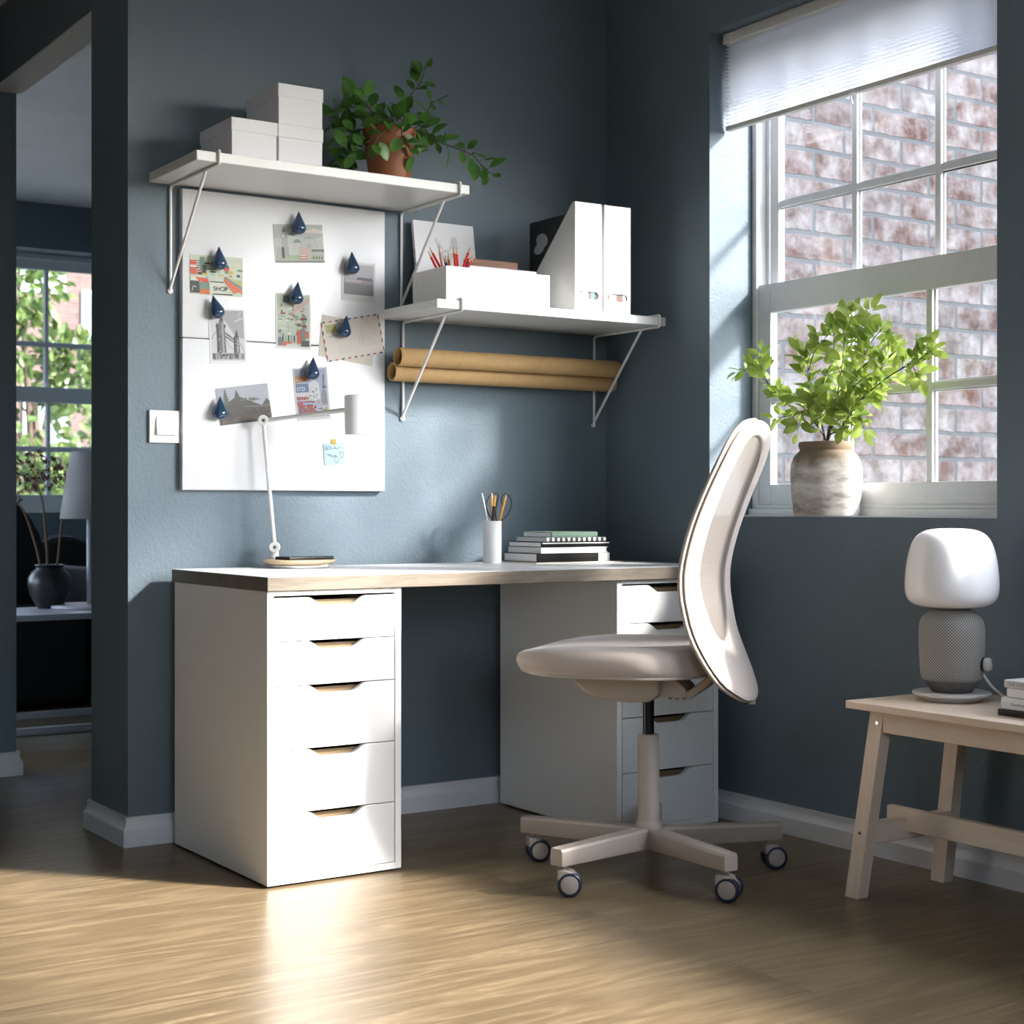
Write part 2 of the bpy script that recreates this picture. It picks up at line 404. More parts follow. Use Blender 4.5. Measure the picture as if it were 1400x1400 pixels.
bm = BM(); FX0, FX1 = -1.028, .014
box(bm, -1.75, FX0, 4.45, 4.7, 0, ZC); box(bm, -5.5, -4.9, 4.45, 4.7, 0, ZC); box(bm, -4.9, -1.75, 4.45, 4.7, 0, .05); box(bm, -4.9, -1.75, 4.45, 4.7, 2.45, ZC); box(bm, FX0, WT, 4.45, 4.7, 0, WS); box(bm, FX0, WT, 4.45, 4.7, WH, ZC); box(bm, FX1, WT, 4.45, 4.7, WS, WH)  # wide unseen opening left of the window, added to brighten this room
struct('wall_far', bm, 'slate_wall')

def base_profile():   # (thickness, height)
    return [(0, 0), (.018, 0), (.018, .045), (.0165, .0475), (.0125, .052), (.0095, .058), (.0085, .065), (.0095, .072), (.011, .078), (0, .078)]
def baseboard(name, path, side):
    """profile swept along a floor path with mitred corners; side = +1 for left of travel"""
    bm = BM(); P = [Vector((p[0], p[1], 0)) for p in path]; rows = []
    for i, p in enumerate(P):
        ds = []
        if i > 0: ds.append((p - P[i - 1]).normalized())
        if i < len(P) - 1: ds.append((P[i + 1] - p).normalized())
        ns = [Vector((-d.y, d.x, 0)) * side for d in ds]
        n = ns[0] if len(ns) == 1 else (ns[0] + ns[1]) / (1 + ns[0].dot(ns[1]))
        rows.append([bm.verts.new(p + n * t + Vector((0, 0, z))) for t, z in base_profile()])
    k = len(rows[0])
    for q, w in zip(rows, rows[1:]):
        for j in range(k): bm.faces.new((q[j], q[(j + 1) % k], w[(j + 1) % k], w[j]))
    bm.faces.new(rows[0]); bm.faces.new(rows[-1])
    struct(name, bm, 'white_trim')
baseboard('baseboard_back', [(-.0, -.0), (-1.577, 0), (-1.577, .292), (-1.48, .292)], 1)
baseboard('baseboard_right', [(0, -6.5), (0, -.0185)], 1)
baseboard('baseboard_left', [(-5.5, 1.29), (-1.497, 1.29), (-1.497, 1.42)], -1)
baseboard('baseboard_far', [(-5.5, 4.45), (0, 4.45)], -1)

def sash(bm, a0, a1, z0, z1, d0, d1, st, bot, top, cols, rails):
    """a sash frame: stiles, rails and glazing bars"""
    box(bm, a0, a0 + st, d0, d1, z0, z1); box(bm, a1 - st, a1, d0, d1, z0, z1)
    box(bm, a0 + st, a1 - st, d0, d1, z0, z0 + bot); box(bm, a0 + st, a1 - st, d0, d1, z1 - top, z1)
    for c in cols: 
        box(bm, c - .010, c + .010, d0 + .004, d1, z0 + bot, z1 - top)
        box(bm, c - .015, c + .015, d0 + .014, d1 - .006, z0 + bot, z1 - top)
    for r in rails:
        box(bm, a0 + st, a1 - st, d0 + .005, d1 - .001, r - .010, r + .010)
        box(bm, a0 + st, a1 - st, d0 + .013, d1 - .007, r - .015, r + .015)
def make_window(name, loc, rz, W, light=True):
    t = bpy.data.objects.new(name, None); COL.objects.link(t); t.location = loc; t.rotation_euler = (0, 0, rz); t['kind'] = 'structure'
    zb, zt = .001, WH - loc[2] - .001
    bm = BM()
    box(bm, .0005, .020, .165, .235, zb, zt); box(bm, W - .020, W - .0005, .165, .235, zb, zt); box(bm, .02, W - .02, .165, .235, zt - .03, zt)
    box(bm, .0005, W - .0005, .150, .235, zb, .022); box(bm, .0005, W - .0005, .166, .235, .022, .034)
    box(bm, .020, .030, .203, .209, .034, zt - .03); box(bm, W - .030, W - .020, .203, .209, .034, zt - .03)
    obj('window_frame', bm, 'window_paint', t, world=False, bevel=.002)
    if light:
        c1, c2 = .068 + (W - .136) / 3, .068 + (W - .136) * 2 / 3
        bm = BM(); sash(bm, .0205, W - .0205, .034, .687, .176, .203, .048, .060, .086, (c1, c2), (.346,)); obj('lower_sash', bm, 'window_paint', t, world=False, bevel=.0015)
        bm = BM(); sash(bm, .0305, W - .0305, .612, zt - .031, .210, .234, .036, .062, .05, (c1, c2), (.925,)); obj('upper_sash', bm, 'window_paint', t, world=False, bevel=.0015)
        bm = BM(); box(bm, .06, W - .06, .188, .190, .08, .62); obj('pane', bm, 'window_glass', t, world=False)
        bm = BM(); box(bm, .06, W - .06, .221, .223, .65, zt - .06); obj('pane', bm, 'window_glass', t, world=False)
    return t
w1 = make_window('window_1', (0, -.502, WS), -PI / 2, 1.042)
bm = BM(); box(bm, .001, 1.041, .004, .149, .0003, .004); obj('window_sill', bm, 'sill_paint', w1, world=False)
w2 = make_window('window_2', (FX0, 4.45, WS), 0, 1.042)
w3 = make_window('window_3', (0, -1.64, 1.0), -PI / 2, 3.06, False)

# ================================================================== out of doors
bm = BM(); box(bm, -30, 40, -40, 60, -.45, -.35); struct('ground', bm, mat('paving', (.22, .22, .2), .9))
bm = BM(); box(bm, WT + .001, 7.5, .60, .95, -.35, 6.0)
solo('brick_house', bm, 'old_brick', 'weathered reclaimed brick house wall seen through the large window by the desk', 'house', origin=(3, .6, -.35))
t = thing('brick_building', 'distant red brick building with pale windows beyond the far room window', 'building', (6, 28, -.35))
bm = BM(); box(bm, -8, 16, 28, 36, -.35, 12); obj('facade', bm, 'red_brick', t)
mat('pale_glass', (.16, .21, .21), .4)
for x, z in ((8.0, 4.6), (6.75, 6.0), (5.2, 4.6), (8.1, 7.4), (5.2, 7.4), (3.4, 4.6), (3.4, 7.4), (6.8, 2.6), (9.6, 4.6)):
    bm = BM(); box(bm, x - .45, x + .45, 27.94, 28.05, z - .75, z + .75)
    f = obj('facade_window', bm, 'white_trim', t)
    bm = BM(); box(bm, x - .38, x + .38, 27.93, 27.96, z - .68, z + .68); obj('pane', bm, 'pale_glass', f)
leaf_mat('tree_leaf', (.04, .085, .018), (.15, .20, .055), .35)
mat('bark', (.10, .07, .05), .9, bump=.5, bscale=30)
def tree(loc, label, blobs, n, L):
    t = thing('leafy_tree', label, 'tree', loc, group='trees beyond the far window')
    b = BM(); c = Vector(loc); bl = [(c + Vector(p), r) for p, r in blobs]
    top = sum((p for p, r in bl), Vector()) / len(bl)
    tube(b, curve_pts([c, c + Vector((.05, 0, .8)), top], 8), [.09 - .008 * i for i in range(8)])
    for p, r in bl: tube(b, curve_pts([top.lerp(c, .4), top.lerp(p, .6), p], 6), [.035 - .005 * i for i in range(6)], 6)
    obj('trunk', b, 'bark', t, smooth=60)
    b = BM()
    for p, r in bl:
        for i in range(n):
            d = rv().normalized(); q = p + d * r * random.random() ** .4
            leaf(b, q, d + rv(.8) + Vector((0, 0, -.2)), rv(), L * random.uniform(.7, 1.3), L * .55)
    obj('foliage', b, 'tree_leaf', t)
tree((.95, 9.2, -.35), 'bushy green tree outside the far room window, filling its left panes', [((0, 0, 1.9), .75), ((-.5, .3, 2.6), .5), ((.25, -.2, 1.3), .6), ((-.15, 0, 3.1), .42), ((.35, .2, 2.4), .35)], 330, .13)
tree((2.6, 12.5, -.35), 'low green tree outside the far room window, behind the white lamp shade', [((0, 0, 1.5), .55), ((.3, .2, 1.9), .4), ((-.3, 0, 1.2), .45)], 260, .13)

bm = BM(); box(bm, 3.6, 5.9, -3.3, -2.5, -.35, 7.0)  # unseen block, added to keep the sun off the brick house
struct('sun_blocker', bm, 'red_brick')
# ================================================================== light and camera
w = bpy.data.worlds.new('sky'); SC.world = w; w.use_nodes = True; t = w.node_tree
bg = t.nodes['Background']
sky = t.nodes.new('ShaderNodeTexSky'); sky.sky_type = 'NISHITA'; sky.sun_disc = False
sky.sun_elevation = R(30); sky.sun_rotation = math.atan2(.87, -1.0); sky.air_density = 1.; sky.dust_density = 2.; sky.ozone_density = 1.
hs = t.nodes.new('ShaderNodeHueSaturation'); hs.inputs['Saturation'].default_value = .5
t.links.new(sky.outputs[0], hs.inputs['Color']); t.links.new(mixc(t, 1.0, hs.outputs[0], (.92, .985, 1.075), 'MULTIPLY'), bg.inputs['Color'])
bg.inputs['Strength'].default_value = SKY
sl = bpy.data.lights.new('sun', 'SUN'); sl.energy = SUN; sl.angle = R(6); sl.color = (1., .95, .89)
so = bpy.data.objects.new('sun', sl); COL.objects.link(so); so.location = (4, -4, 5)
so.rotation_euler = Vector((-.87, 1., -.77)).to_track_quat('-Z', 'Y').to_euler()
cd = bpy.data.cameras.new('camera'); cam = bpy.data.objects.new('camera', cd); COL.objects.link(cam); SC.camera = cam
cam.location = CAM; cam.rotation_euler = (PI / 2, 0, -YAW)
cd.sensor_width = 36; cd.lens = FPX / 1400 * 36; cd.shift_y = (V0 - 700) / 1400; cd.clip_start = .05
cd.dof.use_dof = True; cd.dof.focus_distance = 3.75; cd.dof.aperture_fstop = 6.5
SC.view_settings.view_transform = 'Standard'; SC.view_settings.look = 'None'
SC.view_settings.exposure = EXPO; SC.view_settings.gamma = 1
SC.cycles.use_denoising = True
SC.cycles.max_bounces = 12; SC.cycles.diffuse_bounces = 6; SC.cycles.transparent_max_bounces = 16
SC.cycles.caustics_reflective = False; SC.cycles.caustics_refractive = False; SC.cycles.sample_clamp_indirect = 8
# ================================================================== desk: two drawer units and a top
DZ0, DZ1 = .6985, .732
DXL, DYF = -1.4738, -.6466
mat('drawer_inside', (.19, .125, .06), .6)
mat('unit_side', (.82, .81, .79), .38)
# top: white print with fine dotted lines, wood-look edges
def desk_print():
    m = bpy.data.materials.new('desk_print'); t, b = nt(m)
    tc = node(t, 'ShaderNodeTexCoord'); sp = node(t, 'ShaderNodeSeparateXYZ'); t.links.new(tc.outputs['Object'], sp.inputs[0])
    def saw(out, per, duty):
        a = node(t, 'ShaderNodeMath', operation='MULTIPLY'); a.inputs[1].default_value = 1 / per; t.links.new(out, a.inputs[0])
        f = node(t, 'ShaderNodeMath', operation='FRACT'); t.links.new(a.outputs[0], f.inputs[0])
        l = node(t, 'ShaderNodeMath', operation='LESS_THAN'); l.inputs[1].default_value = duty; t.links.new(f.outputs[0], l.inputs[0]); return l.outputs[0]
    mu = node(t, 'ShaderNodeMath', operation='MULTIPLY'); t.links.new(saw(sp.outputs['Y'], .024, .13), mu.inputs[0]); t.links.new(saw(sp.outputs['X'], .012, .72), mu.inputs[1])
    t.links.new(mixc(t, mu.outputs[0], (.70, .70, .70), (.22, .22, .23)), b.inputs['Base Color']); b.inputs['Roughness'].default_value = .35
    MATS['desk_print'] = m
desk_print()
bm = bbox(DXL, DXL + 1.4, DYF, DYF + .6, DZ0, DZ1, .0012, 1)
for f in bm.faces: f.material_index = 1 if f.normal.z > .7 else 0
o = solo('desk', bm, ['desk_edge_wood', 'desk_print'], 'long white printed desk top with wood-look edge lying across two drawer units', 'desk', origin=(DXL, DYF, DZ0))

def drawer_unit(label):
    """local: x 0-.36 across, y 0-.58 deep, front at y = 0"""
    t = thing('drawer_unit', label, 'drawer unit', (0, 0, 0), group='white drawer units under the desk')
    W, D, H, th = .36, .58, DZ0, .017
    bm = BM()
    merge(bm, bbox(0, th, 0, D, .006, H, .001, 1)); merge(bm, bbox(W - th, W, 0, D, .006, H, .001, 1))
    merge(bm, bbox(th, W - th, .0, D, .006, .022, .0008, 1)); merge(bm, bbox(th, W - th, .0, D, H - .012, H, .0008, 1))
    box(bm, th, W - th, D - .008, D - .002, .022, H - .012)
    obj('carcass', bm, 'unit_side', t, world=False)
    for x in (.03, W - .03):
        for y in (.03, D - .03):
            bm = BM(); lathe(bm, [(0, 0), (.012, 0), (.012, .0065), (0, .0065)], 12, (x, y, 0)); obj('foot', bm, 'black', t, world=False)
    zs = [.0235, .172, .322, .473, .579, .6835]
    x0, x1 = th + .0022, W - th - .0022
    for za, zb in zip(zs, zs[1:]):
        zb -= .0022; n = 9; nd = .0195
        xa, xb, xc, xd = x0 + .086, x0 + .128, x0 + .203, x0 + .245
        top = [(x1, zb)]
        for i in range(n + 1):
            q = i / n; top.append((xd - (xd - xc) * q, zb - nd * (3 * q * q - 2 * q**3)))
        for i in range(n + 1):
            q = i / n; top.append((xb - (xb - xa) * q, zb - nd * (1 - (3 * q * q - 2 * q**3))))
        top.append((x0, zb))
        bm = BM(); prism(bm, [(x0, za), (x1, za)] + top, 'y', .0008, .0165)
        dr = obj('drawer', bm, 'white_lacquer', t, world=False, bevel=.0012)
        zt = zb - nd - .004
        bm = BM()
        box(bm, x0 + .012, x1 - .012, .017, .5, za + .008, za + .012)
        box(bm, x0 + .012, x0 + .022, .017, .5, za + .012, zt); box(bm, x1 - .022, x1 - .012, .017, .5, za + .012, zt); box(bm, x0 + .022, x1 - .022, .49, .5, za + .012, zt)
        box(bm, x0 + .022, x1 - .022, .024, .034, za + .012, zt + .016)
        obj('drawer_box', bm, 'drawer_inside', dr, world=False)
    return t
du = drawer_unit('left white drawer unit at the passage end of the desk, its fronts in full sun')
du.location = (-1.470, -.637, 0)
dup(du, (-.437, -.630, 0), label='right white drawer unit in the corner, half hidden by the swivel chair')

# ================================================================== office chair
mat('beige_fabric', (.40, .345, .31), .85, sheen=.3, bump=.25, bscale=900, var=.04, vscale=500)
mat('beige_plastic', (.37, .32, .275), .45)
mat('beige_dark', (.10, .085, .07), .6)
sheer_mat('beige_mesh', (.20, .18, .165), .3, .42, 160)
mat('caster_navy', (.012, .018, .045), .35)
CH = (-.622, -1.0, 0)
FW = math.atan2(.794, -.608)                 # the way the chair faces; local +x is forward, local +y its left... towards the viewer is -y
ch = thing('office_chair', 'beige swivel office chair with mesh back on five castors, turned towards the desk', 'chair', CH, FW)
# local: x = forward, y = to the left of the sitter. The viewer stands on the sitter's left.
zz = [.434, .450, .479, .540, .601, .668, .704, .756, .844, .922, 1.005, 1.055, 1.085, 1.104]
ss = [-.262, -.250, -.224, -.187, -.160, -.145, -.141, -.143, -.165, -.195, -.232, -.252, -.262, -.268]
fS = cat_rom(zz, ss)
wz = [.434, .440, .452, .479, .510, .540, .601, .668, .756, .844, .922, .985, 1.030, 1.060, 1.082, 1.096, 1.104]
ww = [.0, .125, .215, .318, .372, .398, .425, .440, .447, .450, .450, .442, .415, .365, .285, .180, .0]
fW = cat_rom(wz, ww)
iz = [.572, .577, .590, .615, .660, .720, .760, .830, .900, .960, 1.005, 1.035, 1.055, 1.064, 1.068]
iw = [0., .065, .125, .185, .245, .292, .308, .322, .325, .318, .290, .240, .170, .100, .0]
fI = cat_rom(iz, iw)
def wrapf(y, z):                              # the edges of the back curl forward around the sitter
    k = max(0., min(1., (z - .45) / .2)) * max(.25, min(1., (1.12 - z) / .25))
    return .022 * k * ((abs(y) / .225) ** 2 - 1)
def back_pt(y, z, off=0.): return Vector((fS(z) + wrapf(y, z) + off, y, z))
NP = 72
def ring_pts(z0, z1, f):
    out = []
    for i in range(NP):
        a = 2 * PI * i / NP; zc, zr = (z0 + z1) / 2, (z1 - z0) / 2
        z = zc - zr * math.cos(a); out.append(((1 if a < PI else -1) * max(0., f(z)) / 2 if 0 < i != NP // 2 else 0., z))
    return out
Ro, Ri = ring_pts(.434, 1.104, fW), ring_pts(.572, 1.068, fI)
bm = BM(); NR = 9; layers = []
for sgn in (1, -1):
    L = []
    for k in range(NR + 1):
        q = k / NR
        th = .017 * (1 - (1 - min(1, q / .45)) ** 2.2) ** .5 if q < .45 else .017 - .011 * ((q - .45) / .55) ** 2
        row = []
        for (ya, za), (yb, zb) in zip(Ro, Ri):
            y, z = ya + (yb - ya) * q, za + (zb - za) * q
            row.append((y, z, sgn * th))
        L.append(row)
    layers.append(L)
def mk(y, z, o): return bm.verts.new(back_pt(y, z, o))
front = [[mk(*p) for p in row] for row in layers[0]]
rear = [front[0]] + [[mk(*p) for p in row] for row in layers[1][1:]]
for L in (front, rear):
    for q, w_ in zip(L, L[1:]):
        for i in range(NP):
            bm.faces.new((q[i], q[(i + 1) % NP], w_[(i + 1) % NP], w_[i]))
for i in range(NP): bm.faces.new((front[-1][i], front[-1][(i + 1) % NP], rear[-1][(i + 1) % NP], rear[-1][i]))
bk = obj('backrest', bm, 'beige_fabric', ch, world=False, smooth=50)
bm = BM(); rows = []; M = 40; N = 14
for i in range(M + 1):
    z = .572 + (1.068 - .572) * (.5 - .5 * math.cos(PI * i / M)); hw = max(.0005, fI(z) / 2) + .002
    rows.append([bm.verts.new(back_pt(hw * (2 * j / N - 1), z)) for j in range(N + 1)])
for q, w_ in zip(rows, rows[1:]):
    for j in range(N): bm.faces.new((q[j], q[j + 1], w_[j + 1], w_[j]))
o = obj('mesh_panel', bm, 'beige_mesh', bk, world=False, smooth=80); o['label'] = 'sheer woven mesh panel'
o.modifiers.new('solid', 'SOLIDIFY').thickness = .0015
bm = BM(); pts = [back_pt(y * 1.0, z, .012) for y, z in Ro]; tube(bm, pts + [pts[0]], .0055, 8, cap=False)
obj('edge_piping', bm, 'beige_plastic', bk, world=False, smooth=60)
bm = BM(); merge(bm, bbox(-.262, -.248, -.004, .004, .424, .433, .001)); obj('pull_tab', bm, 'beige_plastic', bk, world=False)
# seat
bm = BM(); rows = []; NT, NH = 56, 9
def seat_outline(a):
    c, s = math.cos(a), math.sin(a); e = 2 / 3.2
    return Vector((.065 + .245 * math.copysign(abs(c) ** e, c), .238 * math.copysign(abs(s) ** e, s) * (1 - .06 * (c < 0) * abs(c)), 0))
def seat_top(x, y):
    k = (x - .065) / .245
    return .560 + .012 * (abs(y) / .238) ** 2 - .016 * max(0, k) ** 2.2 + .012 * max(0, -k) ** 2
for zf, sc_ in ((0, .90), (.0, .955), (.18, .985), (.45, 1.0), (.70, .995), (.87, .97), (.96, .92), (1.0, .84), (1.0, .6), (1.0, .3)):
    row = []
    for i in range(NT):
        p = seat_outline(2 * PI * i / NT); p = Vector((.065 + (p.x - .065) * sc_, p.y * sc_, 0))
        lo = .499 + .008 * max(0, (p.x - .065) / .245) ** 3; p.z = lo + (seat_top(p.x, p.y) - lo) * zf
        row.append(bm.verts.new(p))
    rows.append(row)
for q, w_ in zip(rows, rows[1:]):
    for i in range(NT): bm.faces.new((q[i], q[(i + 1) % NT], w_[(i + 1) % NT], w_[i]))
bm.faces.new(rows[0]); c = bm.verts.new((.065, 0, .560))
for i in range(NT): bm.faces.new((rows[-1][i], rows[-1][(i + 1) % NT], c))
st = obj('seat', bm, 'beige_fabric', ch, world=False, smooth=60, subsurf=1)
bm = BM(); pts = [seat_outline(2 * PI * i / 48) * 1 for i in range(48)]
pts = [Vector((.065 + (p.x - .065) * .945, p.y * .945, .4985 + .008 * max(0, (p.x - .065) / .245) ** 3)) for p in pts]; tube(bm, pts + [pts[0]], .004, 6, cap=False)
obj('seat_shell_edge', bm, 'beige_plastic', st, world=False, smooth=60)
# mechanism
bm = BM(); prof = [(.175, .497), (.168, .470), (.135, .443), (.09, .431), (.03, .4255), (-.02, .4285), (-.045, .445), (-.045, .497)]
prism(bm, prof, 'y', -.085, .085)
obj('tilt_mechanism', bm, 'beige_plastic', ch, world=False, bevel=.008)
bm = BM(); prism(bm, [(-.04, .495), (-.04, .440), (-.085, .437), (-.105, .440), (-.105, .460), (-.07, .492)], 'y', -.055, .055)
hs_ = obj('mechanism_housing', bm, 'beige_plastic', ch, world=False, bevel=.005)
bm = BM()
for x in (-.062, -.078, -.096): lathe(bm, [(0, -.003), (.005, -.003), (.005, .003), (0, .003)], 10, (x, .03, .436))
obj('bolt', bm, 'beige_dark', hs_, world=False)
bm = BM(); prism(bm, [(-.09, .438), (-.115, .438), (-.150, .462), (-.205, .520), (-.190, .524), (-.140, .478), (-.11, .456), (-.09, .452)], 'y', -.05, .05)
obj('back_bracket', bm, 'beige_plastic', ch, world=False, bevel=.004)
bm = BM(); lathe(bm, [(0, .3), (.0138, .3), (.0138, .428), (0, .428)], 24); o = obj('gas_lift', bm, 'black_gloss', ch, world=False, smooth=40); o['label'] = 'black lift cylinder'
bm = BM(); lathe(bm, [(0, .066), (.022, .066), (.034, .07), (.036, .118), (.030, .128), (.0265, .134), (.0265, .336), (.025, .341), (.0145, .342), (0, .342)], 32)
obj('column_sleeve', bm, 'beige_plastic', ch, world=False, smooth=35)
base_a = [R(a) - FW for a in (121, 193, 265, 337, 49)]
wheel_dir = [250, 235, 215, 245, 250]         # world heading of each wheel axle
for a, wd in zip(base_a, wheel_dir):
    Mz = Matrix.Rotation(a, 4, 'Z')
    bm = BM(); sec = [(-.021, .066), (.021, .066), (.023, .071), (.023, .109), (.018, .115), (-.018, .115), (-.023, .109), (-.023, .071)]
    sec2 = [(-.019, .0735), (.019, .0735), (.021, .078), (.021, .107), (.017, .1125), (-.017, .1125), (-.021, .107), (-.021, .078)]
    ra = [bm.verts.new((.020, y, z)) for y, z in sec]; rb = [bm.verts.new((.330, y, z)) for y, z in sec2]; rc = [bm.verts.new((.338, y * .85, z * .99 + .001)) for y, z in sec2]
    for q, w_ in ((ra, rb), (rb, rc)):
        for i in range(8): bm.faces.new((q[i], q[(i + 1) % 8], w_[(i + 1) % 8], w_[i]))
    bm.faces.new(ra); bm.faces.new(rc); bm.transform(Mz)
    arm = obj('base_arm', bm, 'beige_plastic', ch, world=False, smooth=30)
    # castor: its frame at the arm end
    P = Mz @ Vector((.310, 0, 0)); axl = R(wd) - FW; ca = Matrix.Translation(P) @ Matrix.Rotation(axl, 4, 'Z')
    bm = BM(); lathe(bm, [(0, .050), (.007, .050), (.007, .076), (0, .076)], 12)
    prof = [(-.034, .030), (-.034, .042), (-.024, .056), (-.006, .063), (.012, .064), (.016, .060), (.016, .040), (.004, .030)]
    prism(bm, [(x, z) for x, z in prof], 'y', -.022, .022)
    # axle runs along local y; hood open towards the trailing side
    bm.transform(ca @ Matrix.Rotation(-PI / 2, 4, 'Z')); hood = obj('castor', bm, 'beige_plastic', arm, world=False, bevel=.004, smooth=40)
    for sy in (-1, 1):
        bm = BM()
        Mw = ca @ Matrix.Rotation(-PI / 2, 4, 'Z') @ Matrix.Translation((-.012, sy * .0065, .0295)) @ Matrix.Rotation(-sy * PI / 2, 4, 'X')
        lathe(bm, [(0, .0), (.024, .0), (.0285, .003), (.0293, .008), (.0285, .014), (.0255, .0165), (.0215, .0168), (.0210, .0150), (.0205, .0176), (.017, .0186), (0, .0190)], 28, M=Mw, mifun=lambda i: 1 if i >= 7 else 0)
        obj('wheel', bm, ['caster_navy', 'beige_plastic'], arm, world=False, smooth=35)

# ================================================================== bench by the window wall
BX0, BX1, BY = -.413, -.035, -1.450
bn = thing('bench', 'pale birch bench with splayed legs against the wall under the window', 'bench', (BX0, BY, 0))
bm = BM()
cor = []
for cx_, cy_, a0 in ((BX1 - .012, BY - .012, 0), (BX0 + .012, BY - .012, 90)):
    for k in range(5): a = R(a0 + k * 22.5); cor.append((cx_ + .012 * math.cos(a), cy_ + .012 * math.sin(a)))
cor += [(BX0, BY - 1.03), (BX1, BY - 1.03)]
prism(bm, cor, 'z', .438, .455); obj('bench_top', bm, 'birch', bn, bevel=.002)
def leg(xt, xb, yt, yb, name='leg'):
    bm = BM(); hw, hd = .0205, .0165
    A = [(-hd, -hw), (hd, -hw), (hd, hw), (-hd, hw)]
    lo = [bm.verts.new((xb + a, yb + b, 0)) for a, b in A]; hi = [bm.verts.new((xt + a, yt + b, .4378)) for a, b in A]
    for i in range(4): bm.faces.new((lo[i], lo[(i + 1) % 4], hi[(i + 1) % 4], hi[i]))
    bm.faces.new(lo); bm.faces.new(hi)
    l = obj(name, bm, 'birch_leg', bn, bevel=.0015); return l
for xt, xb in ((-.355, -.371), (-.095, -.085)):
    for yt, yb in ((-1.514, -1.449), (-2.416, -2.481)):
        l = leg(xt, xb, yt, yb)
        if xt < -.2 and yt > -2:
            bm = BM(); lathe(bm, [(0, 0), (.0045, 0), (.0045, .0012), (0, .0012)], 12, M=Matrix.Translation((xt - .0165 - .0006, yt - .0005, .4075)) @ Matrix.Rotation(-PI / 2, 4, 'Y')); obj('bolt', bm, 'steel', l)
            bm = BM(); lathe(bm, [(0, 0), (.004, 0), (.004, .0012), (0, .0012)], 12, M=Matrix.Translation((-.3665 - .0167, -1.472, .152)) @ Matrix.Rotation(-PI / 2, 4, 'Y')); obj('bolt', bm, 'beige_dark', l)
for x in (-.366, -.092):
    bm = bbox(x - .010, x + .010, -2.395, -1.535, .388, .4378, .001, 1); obj('apron', bm, 'birch', bn)
for y in (-1.483, -2.447):
    bm = bbox(-.354, -.103, y - .011, y + .011, .128, .178, .001, 1); obj('cross_rail', bm, 'birch_cross', bn)
bm = bbox(-.252, -.230, -2.5, -1.430, .145, .197, .0015, 1); obj('stretcher', bm, 'birch', bn)
# ================================================================== shelves on the back wall
SD, ST = .3315, .025
def shelf(label, xl, z, bx):
    t = thing('wall_shelf', label, 'shelf', (xl, 0, z - ST), group='white shelves on wire brackets')
    obj('shelf_board', bbox(xl, xl + .8, -SD, -.002, z - ST, z, .0015, 1), 'white_lacquer', t)
    for x in bx:
        bm = BM(); r = .0042; zu, zt = z - ST - r, z + r
        pts = [(x, -.0065, z - ST - .285), (x, -.0065, zu - .012), (x, -.010, zu - .003), (x, -.020, zu), (x, -SD - .000, zu), (x, -SD - .004, zu + .002), (x, -SD - r - .001, zu + .008),
               (x, -SD - r - .001, zt - .006), (x, -SD - .003, zt - .001), (x, -SD + .003, zt), (x, -SD + .055, zt)]
        tube(bm, pts, r, 8)
        b = obj('shelf_bracket', bm, 'white_metal', t, smooth=60)
        bm = BM(); tube(bm, [(x, -.0085, z - ST - .272), (x, -.250, zu)], r, 8); obj('strut', bm, 'white_metal', b, smooth=60)
        bm = BM(); lathe(bm, [(0, 0), (.0075, 0), (.0075, .005), (.004, .0075), (0, .008)], 14, M=Matrix.Translation((x, -.0005, z - ST - .285)) @ Matrix.Rotation(PI / 2, 4, 'X')); obj('screw', bm, 'white_metal', b, smooth=40)
    return t
S1X, S1Z, S2X, S2Z = -1.5206, 1.7851, -.8255, 1.4657
shelf('upper white wall shelf carrying white boxes and a trailing plant', S1X, S1Z, (-1.4615, -.7535))
shelf('lower white wall shelf near the corner, carrying magazine files and a tray', S2X, S2Z, (-.7475, -.0535))

# lidded boxes
def lbox(label, x0, x1, y0, y1, z0, z1):
    t = thing('storage_box', label, 'box', ((x0 + x1) / 2, (y0 + y1) / 2, z0), group='white lidded boxes on the upper shelf')
    c = .0022
    obj('box_body', bbox(x0 + c, x1 - c, y0 + c, y1 - c, z0, z1 - .003, .001, 1), 'white_paper', t)
    bm = bbox(x0, x1, y0, y1, z1 - .034, z1, .0012, 1); obj('lid', bm, 'white_paper', t)
lbox('white lidded box on the left end of the upper shelf, topmost of nothing', -1.413, -1.2845, -.298, -.09, S1Z, S1Z + .104)
SC.objects[-1].parent['label'] = 'white lidded box standing alone at the left, nearest the end of the upper shelf'
lbox('white lidded box under another white box, beside the terracotta pot', -1.283, -1.153, -.298, -.09, S1Z, S1Z + .104)
lbox('topmost white lidded box, stacked on another box on the upper shelf', -1.283, -1.153, -.298, -.09, S1Z + .1045, S1Z + .2095)

